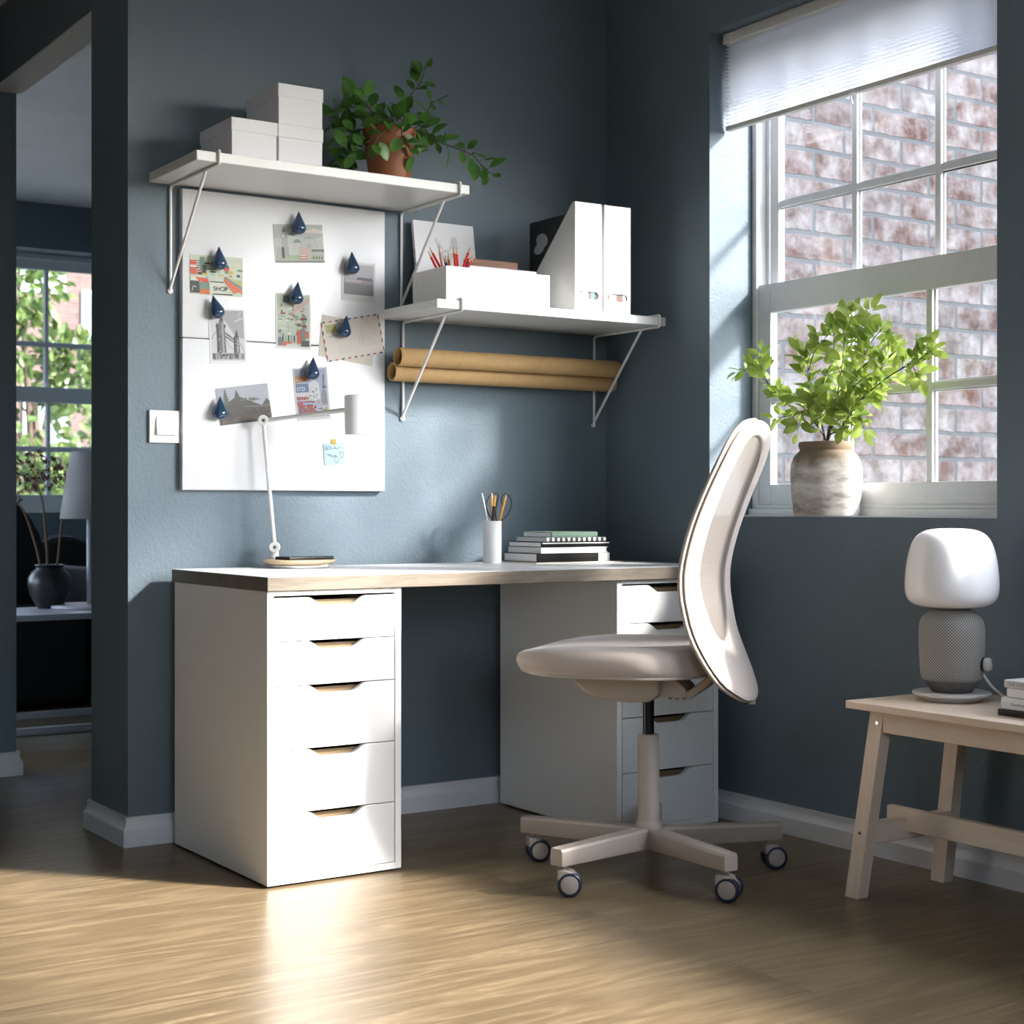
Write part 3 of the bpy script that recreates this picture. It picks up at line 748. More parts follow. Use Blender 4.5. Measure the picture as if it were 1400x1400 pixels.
# terracotta plant
mat('terracotta', (.27, .09, .034), .55, bump=.4, bscale=45, var=.35, vscale=14)
mat('soil', (.03, .02, .014), .95, bump=.6, bscale=120)
leaf_mat('dark_leaf', (.035, .12, .018), (.10, .26, .04), .25, .35)
mat('dark_stem', (.05, .055, .02), .6)
PC = Vector((-.895, -.19, S1Z))
pp = thing('potted_plant', 'trailing green plant in a tapered terracotta pot on the upper shelf', 'plant', PC)
bm = BM(); prof = [(0, 0), (.053, 0), (.0545, .004), (.0735, .150), (.0745, .156), (.0725, .160), (.0695, .157), (.067, .140), (.0, .135)]
lathe(bm, prof, 40, PC); pot = obj('pot', bm, 'terracotta', pp, smooth=45)
bm = BM(); lathe(bm, [(0, .130), (.066, .138), (.05, .143), (0, .147)], 24, PC); obj('soil', bm, 'soil', pp, smooth=60)
def vine(ctrl, n, L, seed, first=.15, name='vine'):
    random.seed(seed); n = int(n * 1.25)
    pts = curve_pts(ctrl, 22); bm = BM(); tube(bm, pts, [.0024 - .0014 * i / 21 for i in range(22)], 6)
    v = obj(name, bm, 'dark_stem', pp, smooth=60)
    bm = BM()
    for i in range(n):
        q = first + (1 - first) * i / (n - 1); k = min(20, int(q * 21)); p = pts[k].lerp(pts[k + 1], q * 21 - k)
        d = (pts[k + 1] - pts[k]).normalized(); a, b = frame_at(d); ang = i * 2.4 + random.uniform(-.4, .4)
        side = a * math.cos(ang) + b * math.sin(ang)
        dd = (side + d * .5 + Vector((.0, -.15, .15))).normalized(); st = .010
        bm2 = p + dd * st; tube(bm, [p, bm2], .0008, 4, 1)
        nn = Vector((-.25, -.75, .6)) + rv(.5)
        s = L * 1.3 * random.uniform(.75, 1.2) * (1 if i < n - 2 else .7)
        leaf(bm, bm2, dd + rv(.25), nn, s, s * .62, 0, .18, .18)
    obj('leaves', bm, ['dark_leaf', 'dark_stem'], v, smooth=80)
def pv(u, v, y): return atY(u, v, y)
mouth = PC + Vector((0, 0, .15))
def V(u, v, dy=0.): return atY(u, v, PC.y + dy)
vine([mouth, V(552, 165), V(550, 145), V(566, 125), V(577, 108, -.03), V(582, 90, -.03)], 15, .036, 1, .12)
vine([mouth + Vector((.02, 0, 0)), V(572, 172), V(585, 150, -.02), V(592, 138, -.02)], 7, .036, 2, .3)
vine([mouth + Vector((.03, -.02, 0)), V(575, 180, -.03), V(598, 193, -.05), V(625, 203, -.07), V(645, 212, -.09), V(658, 225, -.1), V(672, 238, -.11)], 18, .038, 3, .12)
vine([mouth + Vector((-.02, 0, 0)), V(515, 165, -.02), V(500, 140, -.02), V(490, 134, 0), V(470, 155, .03), V(465, 170, .04), V(470, 195, .04), V(474, 220, .04)], 22, .042, 4, .12)
vine([mouth + Vector((-.03, 0, 0)), V(500, 160, .04), V(480, 145, .06), V(460, 150, .08), V(450, 165, .09)], 13, .045, 5, .2)
vine([mouth + Vector((-.02, -.03, 0)), V(527, 178, -.085), V(515, 190, -.09), V(506, 200, -.08), V(480, 208, -.03), V(470, 200, 0)], 10, .038, 6, .25)
vine([mouth + Vector((.02, -.03, 0)), V(549, 176, -.085), V(551, 192, -.088), V(562, 205, -.09), V(572, 213, -.09)], 8, .036, 7, .3)
vine([mouth + Vector((-.03, .03, 0)), V(488, 178, .06), V(468, 205, .08), V(465, 225, .1), V(462, 234, .1)], 14, .045, 8, .2)
vine([mouth + Vector((0, .02, 0)), V(520, 160, .05), V(505, 150, .07), V(500, 138, .07)], 9, .034, 9, .2)
vine([mouth, V(540, 168, -.05), V(530, 160, -.06), V(512, 170, -.075)], 9, .038, 10, .3)
vine([mouth + Vector((.02, .02, 0)), V(560, 168, .04), V(580, 175, .06), V(590, 190, .06), V(605, 196, .04)], 11, .038, 11, .3)
vine([mouth, V(535, 165, -.03), V(548, 168, -.06), V(566, 176, -.06)], 9, .040, 12, .3)

# ------------------------------------------------------------------ things on the lower shelf
def mfile(label, x0, x1, y0, y1, z, H):
    """magazine file: tall at the front (y0), cut down in a slope towards the wall"""
    t = thing('magazine_file', label, 'magazine file', ((x0 + x1) / 2, (y0 + y1) / 2, z), group='white magazine files on the lower shelf')
    th = .0025; bm = BM()
    side = [(y0, z), (y1, z), (y1, z + .085), (y0 + .014, z + H - .001), (y0, z + H)]
    prism(bm, side, 'x', x0, x0 + th); prism(bm, side, 'x', x1 - th, x1)
    box(bm, x0 + th, x1 - th, y0, y1, z, z + th); box(bm, x0 + th, x1 - th, y1 - th, y1, z + th, z + .085)
    obj('file_sides', bm, 'white_lacquer', t)
    # front with a rounded slot
    bm = BM(); xa, xb = x0 + th, x1 - th; xm = (x0 + x1) / 2; zc = z + .0465; hw, hr = .0255, .0115
    slot = [(xm + hw + hr * math.cos(a), zc + hr * math.sin(a)) for a in [R(-90 + 15 * k) for k in range(13)]] + [(xm - hw + hr * math.cos(a), zc + hr * math.sin(a)) for a in [R(90 + 15 * k) for k in range(13)]]
    outer = [(xa, z + th), (xb, z + th), (xb, z + H), (xa, z + H)]
    for y in (y0, y0 + th):
        vo = [bm.verts.new((x, y, q)) for x, q in outer]; vi = [bm.verts.new((x, y, q)) for x, q in slot]
        eo = [bm.edges.new((vo[i], vo[(i + 1) % 4])) for i in range(4)]; ei = [bm.edges.new((vi[i], vi[(i + 1) % 26])) for i in range(26)]
        bmesh.ops.triangle_fill(bm, edges=eo + ei, use_beauty=True)
        if y == y0: f0 = (vo, vi)
    for A, B in ((f0[0], vo), (f0[1], vi)):
        n = len(A)
        for i in range(n): bm.faces.new((A[i], A[(i + 1) % n], B[(i + 1) % n], B[i]))
    obj('file_front', bm, 'white_lacquer', t)
FY0, FY1, FH = -.325, -.075, .316
mfile('left white magazine file with a black booklet standing in it', -.357, -.2615, FY0, FY1, S2Z, FH)
mfile('right white magazine file, nearest the corner of the room', -.2505, -.155, FY0, FY1, S2Z, FH)
mat('ink_teal', (.08, .30, .36), .5); mat('ink_brown', (.12, .05, .03), .5); mat('ink_grey', (.35, .35, .37), .6)
def papers(x0, x1, widths, label):
    x = x0
    for i, (w_, m, h) in enumerate(widths):
        bm = BM(); box(bm, x, x + w_ - .0006, FY0 + .004, FY1 - .02, S2Z + .0027, S2Z + h)
        solo('booklet', bm, m, label[i], 'booklet', 'booklets in the magazine files', origin=(x + w_ / 2, -.2, S2Z + .0027)); x += w_
papers(-.3465, -.27, [(.008, 'white_paper', .09), (.010, 'ink_grey', .088), (.012, 'white_paper', .095), (.010, 'white_paper', .09), (.009, 'ink_brown', .092), (.014, 'ink_teal', .09), (.008, 'ink_brown', .08), (.008, 'white_paper', .08)],
       ['%s seen through the slot of the left magazine file' % s for s in ('first white booklet', 'grey booklet', 'thick white booklet', 'white booklet beside the brown one', 'narrow brown booklet', 'teal booklet', 'brown booklet right of the teal one', 'last white booklet')])
papers(-.2465, -.168, [(.009, 'ink_grey', .09), (.008, 'ink_brown', .088), (.014, 'white_paper', .095), (.012, 'ink_grey', .09), (.012, 'ink_brown', .09), (.012, 'ink_brown', .08), (.012, 'white_paper', .08)],
       ['%s seen through the slot of the right magazine file' % s for s in ('first grey booklet', 'narrow dark brown booklet', 'thick white booklet', 'second grey booklet', 'first of two brown booklets', 'second of two brown booklets', 'last white booklet')])
# black booklet with a pale rounded motif, standing in the left file
bm = BM(); bx = -.3478
box(bm, bx - .006, bx, -.300, -.086, S2Z + .0027, S2Z + .287)
def ell(cx_, cz_, a, b, n=20, rot=0.): return [(cx_ + a * math.cos(2 * PI * i / n) * math.cos(rot) - b * math.sin(2 * PI * i / n) * math.sin(rot), cz_ + a * math.cos(2 * PI * i / n) * math.sin(rot) + b * math.sin(2 * PI * i / n) * math.cos(rot)) for i in range(n)]
for (cy_, cz_, a, b, r_) in ((-.152, S2Z + .226, .030, .021, .2), (-.137, S2Z + .204, .027, .016, -.2)):
    prism(bm, ell(cy_, cz_, a, b, 22, r_), 'x', bx - .0066 - .0002 * (r_ < 0), bx - .0058, 1)
solo('booklet', bm, ['black', 'ink_grey'], 'black booklet with a pale rounded motif rising behind the slope of the left file', 'booklet', origin=(bx - .003, -.19, S2Z + .0027))

# white tray of pencils
TY0, TY1, TX0, TX1, TH = -.318, -.135, -.788, -.4425, .0945
t = thing('desk_tray', 'open white tray holding red pencils on the lower shelf', 'tray', ((TX0 + TX1) / 2, (TY0 + TY1) / 2, S2Z))
bm = BM(); th = .004
for b in ((TX0, TX1, TY0, TY0 + th), (TX0, TX1, TY1 - th, TY1), (TX0, TX0 + th, TY0 + th, TY1 - th), (TX1 - th, TX1, TY0 + th, TY1 - th)): box(bm, *b, S2Z, S2Z + TH)
box(bm, TX0 + th, TX1 - th, TY0 + th, TY1 - th, S2Z, S2Z + .003)
for x in (TX0 - .001, TX1 - .003): merge(bm, bbox(x, x + .004, TY1 - .02, TY1 + .001, S2Z + .02, S2Z + .068, .0005, 1))
obj('tray_walls', bm, 'white_lacquer', t)
bm = BM()
for x in (TX0 + .022, TX1 - .018):
    for z in (.033, .063): lathe(bm, [(0, 0), (.0016, 0), (.0016, .0004), (0, .0004)], 10, M=Matrix.Translation((x, TY0 - .0001, S2Z + z)) @ Matrix.Rotation(PI / 2, 4, 'X'))
o = obj('rivet', bm, 'black', t); o['kind'] = 'stuff'
solo('inner_box', bbox(-.685, -.449, -.262, -.145, S2Z + .0032, S2Z + .112, .003), 'white_paper', 'plain white box standing inside the open tray, under the wooden strip', 'box', origin=(-.567, -.2, S2Z + .0032))
wood_mat('walnut', (.22, .09, .04), (.09, .035, .018), axis=0, rough=.5, fine=2.)
bm = bbox(-.648, -.482, -.215, -.180, S2Z + .1122, S2Z + .1405, .002)
solo('wooden_strip', bm, 'walnut', 'reddish brown wooden strip lying on the white box inside the tray', 'strip', origin=(-.55, -.2, S2Z + .1122))
mat('red_paint', (.62, .02, .015), .35); mat('navy_paint', (.02, .02, .10), .35); mat('orange_paint', (.45, .14, .04), .4); mat('purple_paint', (.16, .02, .10), .4); mat('pink_paint', (.55, .25, .22), .4)
mat('raw_wood', (.62, .42, .26), .6); mat('graphite', (.04, .03, .03), .4)
def pencil(p0, p1, r, body, label, group=None, tip='graphite'):
    p0, p1 = Vector(p0), Vector(p1); d = (p1 - p0).normalized(); L = (p1 - p0).length
    bm = BM(); M = Matrix.Translation(p0) @ d.to_track_quat('Z', 'Y').to_matrix().to_4x4()
    lathe(bm, [(0, 0), (r, 0), (r, L - .020), (r * .35, L - .005), (0, L)], 6, M=M, mifun=lambda i: 0 if i < 2 else (1 if i == 2 else 2))
    return solo('pencil', bm, [body, 'raw_wood', tip], label, 'pencil', group, origin=p0)
def tp(u, v, y): return atY(u, v, y)
for (ub, vb, ut, vt, y, m, lab) in (
    (595.5, 364, 585, 342.5, -.20, 'red_paint', 'short leftmost red pencil leaning left out of the white tray'),
    (601, 364, 587, 337.5, -.205, 'red_paint', 'red pencil leaning left, second from the tray corner'),
    (604.3, 362, 600, 336, -.215, 'pink_paint', 'dusty pink pencil standing up in the white tray'),
    (610.5, 362, 605, 350, -.205, 'navy_paint', 'short dark blue pencil leaning left in the white tray'),
    (609.5, 357, 609, 348, -.195, 'navy_paint', 'stubby dark blue pencil behind the other blue one in the tray'),
    (614.5, 363, 612.5, 345.5, -.22, 'orange_paint', 'orange brown pencil in the middle of the white tray'),
    (622.5, 363, 620, 337, -.225, 'red_paint', 'upright red pencil, left of the close upright pair in the tray'),
    (625.5, 363, 624, 338, -.22, 'red_paint', 'upright red pencil, right of the close upright pair in the tray'),
    (633.5, 365, 643.3, 337.5, -.285, 'red_paint', 'long red pencil leaning right out of the white tray'),
    (637, 365, 645, 350, -.275, 'purple_paint', 'short purple pencil leaning right in the white tray'),
    (640, 365, 648, 348, -.268, 'red_paint', 'short red pencil leaning right, beside the wooden strip')):
    top, mid = tp(ut, vt, y), tp(ub, vb, y); d = (mid - top).normalized()
    k = (S2Z + .006 - top.z) / d.z; k = min(k, .13)
    pencil(top + d * k, top, .0036, m, lab, 'pencils in the white tray')

# white picture book with a rooster, leaning on the wall behind the tray
BW, BH = .208, .272
RY = -.058
t = thing('picture_book', 'white picture book with a grey rooster drawing leaning on the wall', 'book', (-.623, RY, S2Z + .0005)); t.rotation_euler = (R(-9), 0, 0)
bm = bbox(-BW / 2, BW / 2, -.012, .0, 0, BH, .0015); box(bm, -BW / 2 + .0, BW / 2, -.0121, -.0119, 0, .001)
obj('cover', bm, 'white_paper', t, world=False)
mat('pencil_grey', (.55, .55, .55), .8); mat('pencil_light', (.68, .68, .68), .8)
bm = BM()
body = [(-.028, .205), (-.020, .212), (-.012, .200), (-.006, .190), (.010, .190), (.018, .204), (.022, .226), (.030, .234), (.040, .230), (.044, .215), (.042, .206), (.048, .196), (.042, .196), (.038, .204), (.034, .190), (.028, .172), (.014, .158), (.010, .142), (.006, .158), (-.002, .158), (-.016, .172), (-.026, .190), (-.034, .218), (-.030, .226), (-.026, .216)]
prism(bm, body, 'y', -.0124, -.0119, 0)
for x, z, r in ((.0, .175, .010), (.018, .185, .008), (-.014, .188, .007)): prism(bm, ell(x, z, r, r * .6, 12, .5), 'y', -.0126, -.0123, 1)
tube(bm, [(.004, -.0122, .158), (.004, -.0122, .136), (.012, -.0122, .134)], .0008, 4); tube(bm, [(.012, -.0122, .158), (.012, -.0122, .137), (.020, -.0122, .134)], .0008, 4)
prism(bm, [(-.03, .06), (.03, .06), (.028, .13), (-.028, .134)], 'y', -.0122, -.0119, 1); prism(bm, [(.034, .05), (.08, .05), (.08, .118), (.034, .12)], 'y', -.0122, -.0119, 1); prism(bm, [(-.075, .04), (-.04, .04), (-.045, .1), (-.07, .098)], 'y', -.0122, -.0119, 1)
obj('rooster_drawing', bm, ['pencil_grey', 'pencil_light'], t, world=False)
bm = BM()
for z in (.06, .09, .13, .17): box(bm, -BW / 2 - .0002, -BW / 2, -.009, -.005, z, z + .014)
o = obj('spine_lettering', bm, 'ink_grey', t, world=False); o['kind'] = 'stuff'

# cardboard tubes hung in the brackets
mat('kraft', (.46, .29, .125), .75, bump=.15, bscale=300, var=.12, vscale=40)
mat('kraft_seam', (.30, .18, .075), .8)
def cardtube(x0, x1, y, z, label):
    t = thing('cardboard_tube', label, 'tube', (x0, y, z - .0265), group='cardboard tubes under the lower shelf')
    M = Matrix.Translation((x0, y, z)) @ Matrix.Rotation(PI / 2, 4, 'Y'); L = x1 - x0; r = .0268
    bm = BM(); lathe(bm, [(r - .003, 0.02), (r - .003, 0), (r, 0), (r, L), (r - .003, L), (r - .003, L - .02)], 40, M=M)
    bm2 = BM(); lathe(bm2, [(r - .0031, L - .021), (r - .0031, .021)], 40, M=M); merge(bm, bm2)
    o = obj('tube_wall', bm, 'kraft', t, smooth=40)
    bm = BM(); k0 = -.09
    while k0 < L - .01:
        pts = [(x0 + k0 + .09 * i / 24, y - r * math.sin(2 * PI * i / 24), z - r * math.cos(2 * PI * i / 24)) for i in range(25) if .004 < k0 + .09 * i / 24 < L - .004]
        if len(pts) > 2: tube(bm, pts, .0005, 4)
        k0 += .135
    obj('seam', bm, 'kraft_seam', t)
cardtube(-.808, -.022, -.082, 1.3275, 'upper cardboard tube resting on another tube under the shelf')
cardtube(-.808, -.012, -.047, 1.2865, 'lower cardboard tube, hanging in the brackets beneath another tube')
# ================================================================== memo boards, cards and magnets
BDY = -.022
mat('board_white', (.60, .61, .635), .28)
bl, br_ = atY(249, 461, BDY).x, atY(526.5, 480, BDY).x
ztop, zmid, zbot = atY(249, 257, BDY).z, atY(249, 461, BDY).z, atY(249, 670, BDY).z
for za, zb, lab in ((zmid + .0008, ztop, 'upper white magnetic board on the wall, just under the shelf'), (zbot, zmid - .0008, 'lower white magnetic board on the wall, behind the desk lamp')):
    bm = bbox(bl, br_, BDY, .0, za, zb, .004, 3)
    solo('memo_board', bm, 'board_white', lab, 'memo board', 'white magnetic boards', origin=((bl + br_) / 2, 0, za), smooth=30)
# light switch
t = thing('light_switch', 'white square wall switch with a raised rocker beside the memo boards', 'switch', (-1.478, -.0005, 1.068))
obj('switch_plate', bbox(-1.521, -1.437, -.010, -.0005, 1.068, 1.154, .001), 'white_lacquer', t)
bm = BM(); pr = [(-.0101, 1.137), (-.0101, 1.085), (-.020, 1.085)]
prism(bm, [(-.0101, 1.086), (-.021, 1.089), (-.0125, 1.137), (-.0101, 1.138)], 'x', -1.504, -1.4535); obj('rocker', bm, 'white_lacquer', t, bevel=.001)

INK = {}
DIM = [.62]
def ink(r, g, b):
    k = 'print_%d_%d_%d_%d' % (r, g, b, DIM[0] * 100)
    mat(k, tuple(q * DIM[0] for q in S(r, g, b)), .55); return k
class Card:
    """a printed card: a thin sheet whose art is laid on its face. Local units 0-1 across (a) and up (b)."""
    def __init__(s, quad, off, base, thick=.0006, lift=0.):
        P = [atY(u, v, BDY - off) for u, v in quad]        # tl, tr, br, bl
        s.c = sum(P, Vector()) / 4
        ax = ((P[1] - P[0]) + (P[2] - P[3])) / 2; up = ((P[0] - P[3]) + (P[1] - P[2])) / 2
        s.w, s.h = ax.length, up.length; s.ang = math.atan2(ax.z, ax.x); s.off = off
        s.bm = BM(); s.mats = [ink(*base)]; box(s.bm, -s.w / 2, s.w / 2, 0, thick, -s.h / 2, s.h / 2, 0)
        s.k = 0; s.t = thick
    def mi(s, col):
        n = ink(*col)
        if n not in s.mats: s.mats.append(n)
        return s.mats.index(n)
    def poly(s, pts, col):
        s.k += 1; d = .00012 + .000016 * s.k
        vs = [s.bm.verts.new(((a - .5) * s.w, -d, (b - .5) * s.h)) for a, b in pts]
        f = s.bm.faces.new(vs); f.material_index = s.mi(col)
    def rect(s, a0, b0, a1, b1, col): s.poly([(a0, b0), (a1, b0), (a1, b1), (a0, b1)], col)
    def line(s, pts, wd, col):
        for (a, b), (c, d) in zip(pts, pts[1:]):
            v = Vector(((c - a) * s.w, (d - b) * s.h)); n = Vector((-v.y, v.x)).normalized() * wd / 2
            q = (n.x / s.w, n.y / s.h); s.poly([(a + q[0], b + q[1]), (a - q[0], b - q[1]), (c - q[0], d - q[1]), (c + q[0], d + q[1])], col)
    def text(s, txt, a, b, size, col, rot=0., extra=0.):
        s.k += 1; tb = text_bm(txt, size, s.mi(col), .00002, extra)
        merge(s.bm, tb, Matrix.Translation(((a - .5) * s.w, -.00018 - .000016 * s.k, (b - .5) * s.h)) @ Matrix.Rotation(-rot, 4, 'Y') @ Matrix.Rotation(PI / 2, 4, 'X'))
    def done(s, name, label, cat, group=None):
        me_bm = s.bm
        me = bpy.data.meshes.new(name); me_bm.to_mesh(me); me_bm.free()
        for m in s.mats: me.materials.append(MATS[m])
        o = bpy.data.objects.new(name, me); COL.objects.link(o); o.location = s.c; o.rotation_euler = (0, -s.ang, 0)
        return tag(o, label, cat, group)
def bq(*p): return [(u / 3.11 + 230, v / 3.11 + 240) for u, v in p]
G = 'cards on the memo boards'
rnd = random.Random(3)
# -- postcard: drawn city skyline
c = Card(bq((445, 207), (655, 209), (665, 372), (456, 370)), .0012, (205, 210, 203))
c.poly([(0, .62), (.35, .72), (.7, .6), (1, .7), (1, 1), (0, 1)], (188, 194, 188)); c.poly([(.6, .8), (1, .76), (1, .86), (.8, .9)], (226, 214, 204))
c.rect(.0, .0, 1, .06, (150, 152, 148)); c.rect(.03, .08, .97, .2, (178, 196, 160))
c.rect(.05, .12, .28, .42, (198, 202, 196)); c.rect(.15, .12, .27, .64, (186, 190, 184)); c.poly([(.14, .64), (.28, .64), (.25, .8), (.17, .8)], (170, 175, 172)); c.poly([(.16, .8), (.26, .8), (.21, .95)], (120, 124, 122)); c.rect(.14, .12, .19, .4, (70, 72, 72))
c.poly([(.19 + .028 * math.cos(k) , .70 + .035 * math.sin(k)) for k in [i * PI / 6 for i in range(12)]], (230, 230, 222))
for i in range(5): c.line([(.05 + i * .055, .12), (.05 + i * .055, .42)], .0006, (120, 122, 120))
for b in (.2, .28, .36): c.line([(.05, b), (.28, b)], .0005, (120, 122, 120))
c.rect(.30, .22, .36, .5, (214, 216, 210)); c.rect(.38, .4, .54, .52, (208, 212, 206)); c.poly([(.46 + .075 * math.cos(k), .52 + .1 * math.sin(k)) for k in [i * PI / 10 for i in range(11)]], (150, 160, 150))
for k in [i * PI / 12 for i in range(13)]: c.line([(.70, .42), (.70 + .17 * math.cos(k), .42 + .24 * math.sin(k))], .0004, (150, 150, 148)); c.rect(.70 + .17 * math.cos(k) - .007, .42 + .24 * math.sin(k) - .01, .70 + .17 * math.cos(k) + .007, .42 + .24 * math.sin(k) + .01, (110, 112, 110))
c.rect(.49, .12, .72, .42, (214, 190, 176)); c.rect(.48, .09, .64, .22, (190, 120, 100))
for b in (.12, .18): c.rect(.49, b, .63, b + .03, (240, 232, 226))
c.rect(.74, .2, 1, .36, (192, 198, 194)); c.rect(.74, .29, 1, .35, (130, 134, 132))
for a in (.76, .82, .88, .94): c.rect(a, .1, a + .02, .16, (70, 74, 72))
c.done('postcard', 'pale green drawn city skyline postcard, topmost on the memo boards', 'postcard', G)
# -- postcard: bright street with a shop
SHOP = [(222, 230, 205), (226, 92, 60), (120, 160, 145), (238, 226, 190), (60, 66, 70), (214, 190, 70), (160, 205, 190), (240, 240, 230)]
def shop_art(c, R_):
    for b in range(7):
        for a in range(8):
            x0 = a / 8 + rnd.uniform(-.03, .03); y0 = .36 + b * .07
            if rnd.random() < .75: c.rect(max(0, x0), y0, min(1, x0 + rnd.uniform(.05, .13)), min(.93, y0 + rnd.uniform(.03, .10)), SHOP[rnd.randrange(8)])
    c.rect(.0, .55, .12, .86, (226, 92, 60)); c.rect(.0, .68, .12, .74, (240, 235, 220)); c.rect(.13, .58, .2, .9, (226, 232, 214))
    for k in range(5): c.rect(.13, .6 + .06 * k, .2, .625 + .06 * k, (50, 56, 60))
    c.rect(.18, .62, .27, .95, (110, 150, 140)); c.rect(.23, .55, .3, .75, (58, 52, 56))
    c.poly([(.0, .42), (.1, .44), (.17, .34), (.0, .36)], (238, 240, 232)); c.rect(0, .04, .17, .34, (56, 60, 64)); c.line([(.03, .08), (.05, .2), (.1, .2), (.1, .17)], .0016, (230, 230, 230))
    c.poly([(.08, .44), (.33, .42), (.35, .3), (.16, .34)], (226, 92, 60)); c.rect(.18, .14, .36, .31, (116, 150, 140)); c.rect(.18, .02, .36, .14, (232, 120, 50))
    c.poly([(.36, .34), (.64, .31), (.64, .06), (.36, .03)], (232, 238, 222)); c.rect(.36, .33, .63, .355, (60, 64, 66)); c.rect(.42, .02, .8, .05, (60, 64, 66))
    c.poly([(.64, .48), (.98, .16), (.98, .05), (.82, .07), (.64, .36)], (236, 120, 80)); c.poly([(.66, .5), (.98, .25), (.98, .17), (.64, .46)], (120, 160, 150)); c.poly([(.7, .52), (.98, .34), (.98, .26)], (216, 200, 80)); c.rect(.86, .0, .96, .1, (200, 225, 200))
c = Card(bq((93, 335), (318, 351), (316, 518), (93, 502)), .0012, (214, 226, 204)); shop_art(c, rnd)
c.text('SHOP', .43, .12, .0165, (30, 32, 34), 0, .0004)
c.done('postcard', 'colourful street postcard reading SHOP, landscape way up at the left of the boards', 'postcard', G)
# -- the upright street card
c = Card(bq((455, 497), (606, 506), (606, 742), (457, 733)), .0012, (236, 238, 234))
c.rect(.05, .05, .95, .98, (196, 208, 190))
GRN = [(170, 190, 170), (196, 208, 186), (190, 90, 70), (70, 80, 78), (120, 150, 136), (214, 190, 170), (170, 60, 70), (230, 226, 210)]
for i in range(70): a, b = rnd.uniform(.05, .8), rnd.uniform(.2, .8); c.rect(a, b, min(.95, a + rnd.uniform(.03, .14)), b + rnd.uniform(.015, .06), GRN[rnd.randrange(8)])
c.poly([(.5, .62), (.95, .86), (.95, .94), (.5, .7)], (214, 180, 165)); c.rect(.22, .83, .38, .95, (120, 130, 124))
for k in range(6): c.rect(.1 + k * .08, .12, .14 + k * .08, .24, (44, 56, 56) if k % 2 else (150, 170, 160))
c.rect(.6, .1, .72, .34, (200, 80, 60)); c.rect(.72, .14, .84, .36, (110, 130, 122)); c.rect(.84, .2, .94, .33, (216, 96, 70)); c.rect(.72, .05, .95, .16, (64, 66, 66)); c.rect(.06, .05, .18, .2, (120, 124, 130)); c.poly([(.18, .05), (.5, .05), (.42, .13), (.2, .12)], (214, 90, 70)); c.rect(.3, .05, .62, .09, (230, 226, 214))
c.text('SHOP', .86, .36, .017, (50, 56, 58), PI / 2, .0002)
c.done('postcard', 'green upright street postcard with SHOP written sideways, at the middle of the boards', 'postcard', G)
# -- instant photo
c = Card(bq((738, 362), (881, 377), (878, 541), (735, 528)), .0012, (236, 236, 236))
c.rect(.07, .16, .95, .94, (196, 196, 200)); c.rect(.07, .16, .95, .46, (150, 148, 150)); c.rect(.07, .44, .95, .56, (172, 164, 168)); c.rect(.12, .48, .6, .55, (206, 196, 196))
for a in (.5, .58, .66, .76, .86): c.poly([(a - .06, .55), (a + .06, .55), (a + .03, .61), (a - .03, .62)], (120, 120, 126))
for b in (.2, .26, .33, .4): c.line([(.1, b), (.93, b + .01)], .0006, (138, 136, 138))
c.done('photograph', 'small square photograph of grey water and a far shore at the right of the boards', 'photograph', G)
# -- bridge photo
c = Card(bq((166, 562), (325, 571), (336, 797), (183, 803)), .0012, (240, 240, 240))
c.rect(.04, .05, .95, .97, (168, 170, 174)); c.poly([(.04, .4), (.04, .8), (.3, .9), (.5, .72), (.7, .5), (.95, .45), (.95, .05), (.04, .05)], (214, 214, 216)); c.line([(.7, .76), (.85, .82), (.95, .83)], .004, (206, 206, 208)); c.line([(.8, .86), (.88, .95)], .003, (206, 206, 208))
DK, MD, LT = (62, 62, 64), (112, 112, 114), (176, 176, 178)
c.poly([(.19, .2), (.45, .2), (.43, .66), (.38, .8), (.30, .82), (.22, .68)], MD); c.rect(.2, .2, .26, .72, DK); c.rect(.35, .2, .39, .75, LT); c.poly([(.18, .66), (.24, .66), (.21, .77)], DK); c.poly([(.29, .78), (.4, .78), (.34, .92)], DK); c.poly([(.40, .66), (.46, .66), (.43, .74)], DK)
c.poly([(.65, .18), (.82, .18), (.80, .46), (.76, .54), (.66, .5)], MD); c.rect(.66, .18, .70, .48, DK); c.poly([(.69, .48), (.79, .48), (.74, .64)], DK); c.rect(.75, .2, .78, .46, LT)
c.poly([(.44, .58), (.66, .46), (.66, .42), (.44, .53)], MD); c.poly([(.44, .51), (.66, .40), (.66, .38), (.44, .48)], DK)
c.line([(.05, .44), (.2, .6)], .0012, DK); c.line([(.82, .38), (.95, .2)], .0012, DK); c.line([(.44, .45), (.55, .3), (.66, .25)], .001, MD)
c.rect(.06, .08, .93, .19, (130, 130, 132))
for i in range(26): a = rnd.uniform(.06, .86); c.rect(a, rnd.uniform(.07, .16), a + rnd.uniform(.02, .07), rnd.uniform(.16, .22), (DK, MD, LT)[i % 3])
for i in range(40): a, b = rnd.choice([(rnd.uniform(.2, .42), rnd.uniform(.2, .66)), (rnd.uniform(.66, .8), rnd.uniform(.2, .46))]); c.rect(a, b, a + .02, b + .018, (DK, LT)[i % 2])
c.done('photograph', 'black and white photograph of a twin-towered bridge at the left of the boards', 'photograph', G)
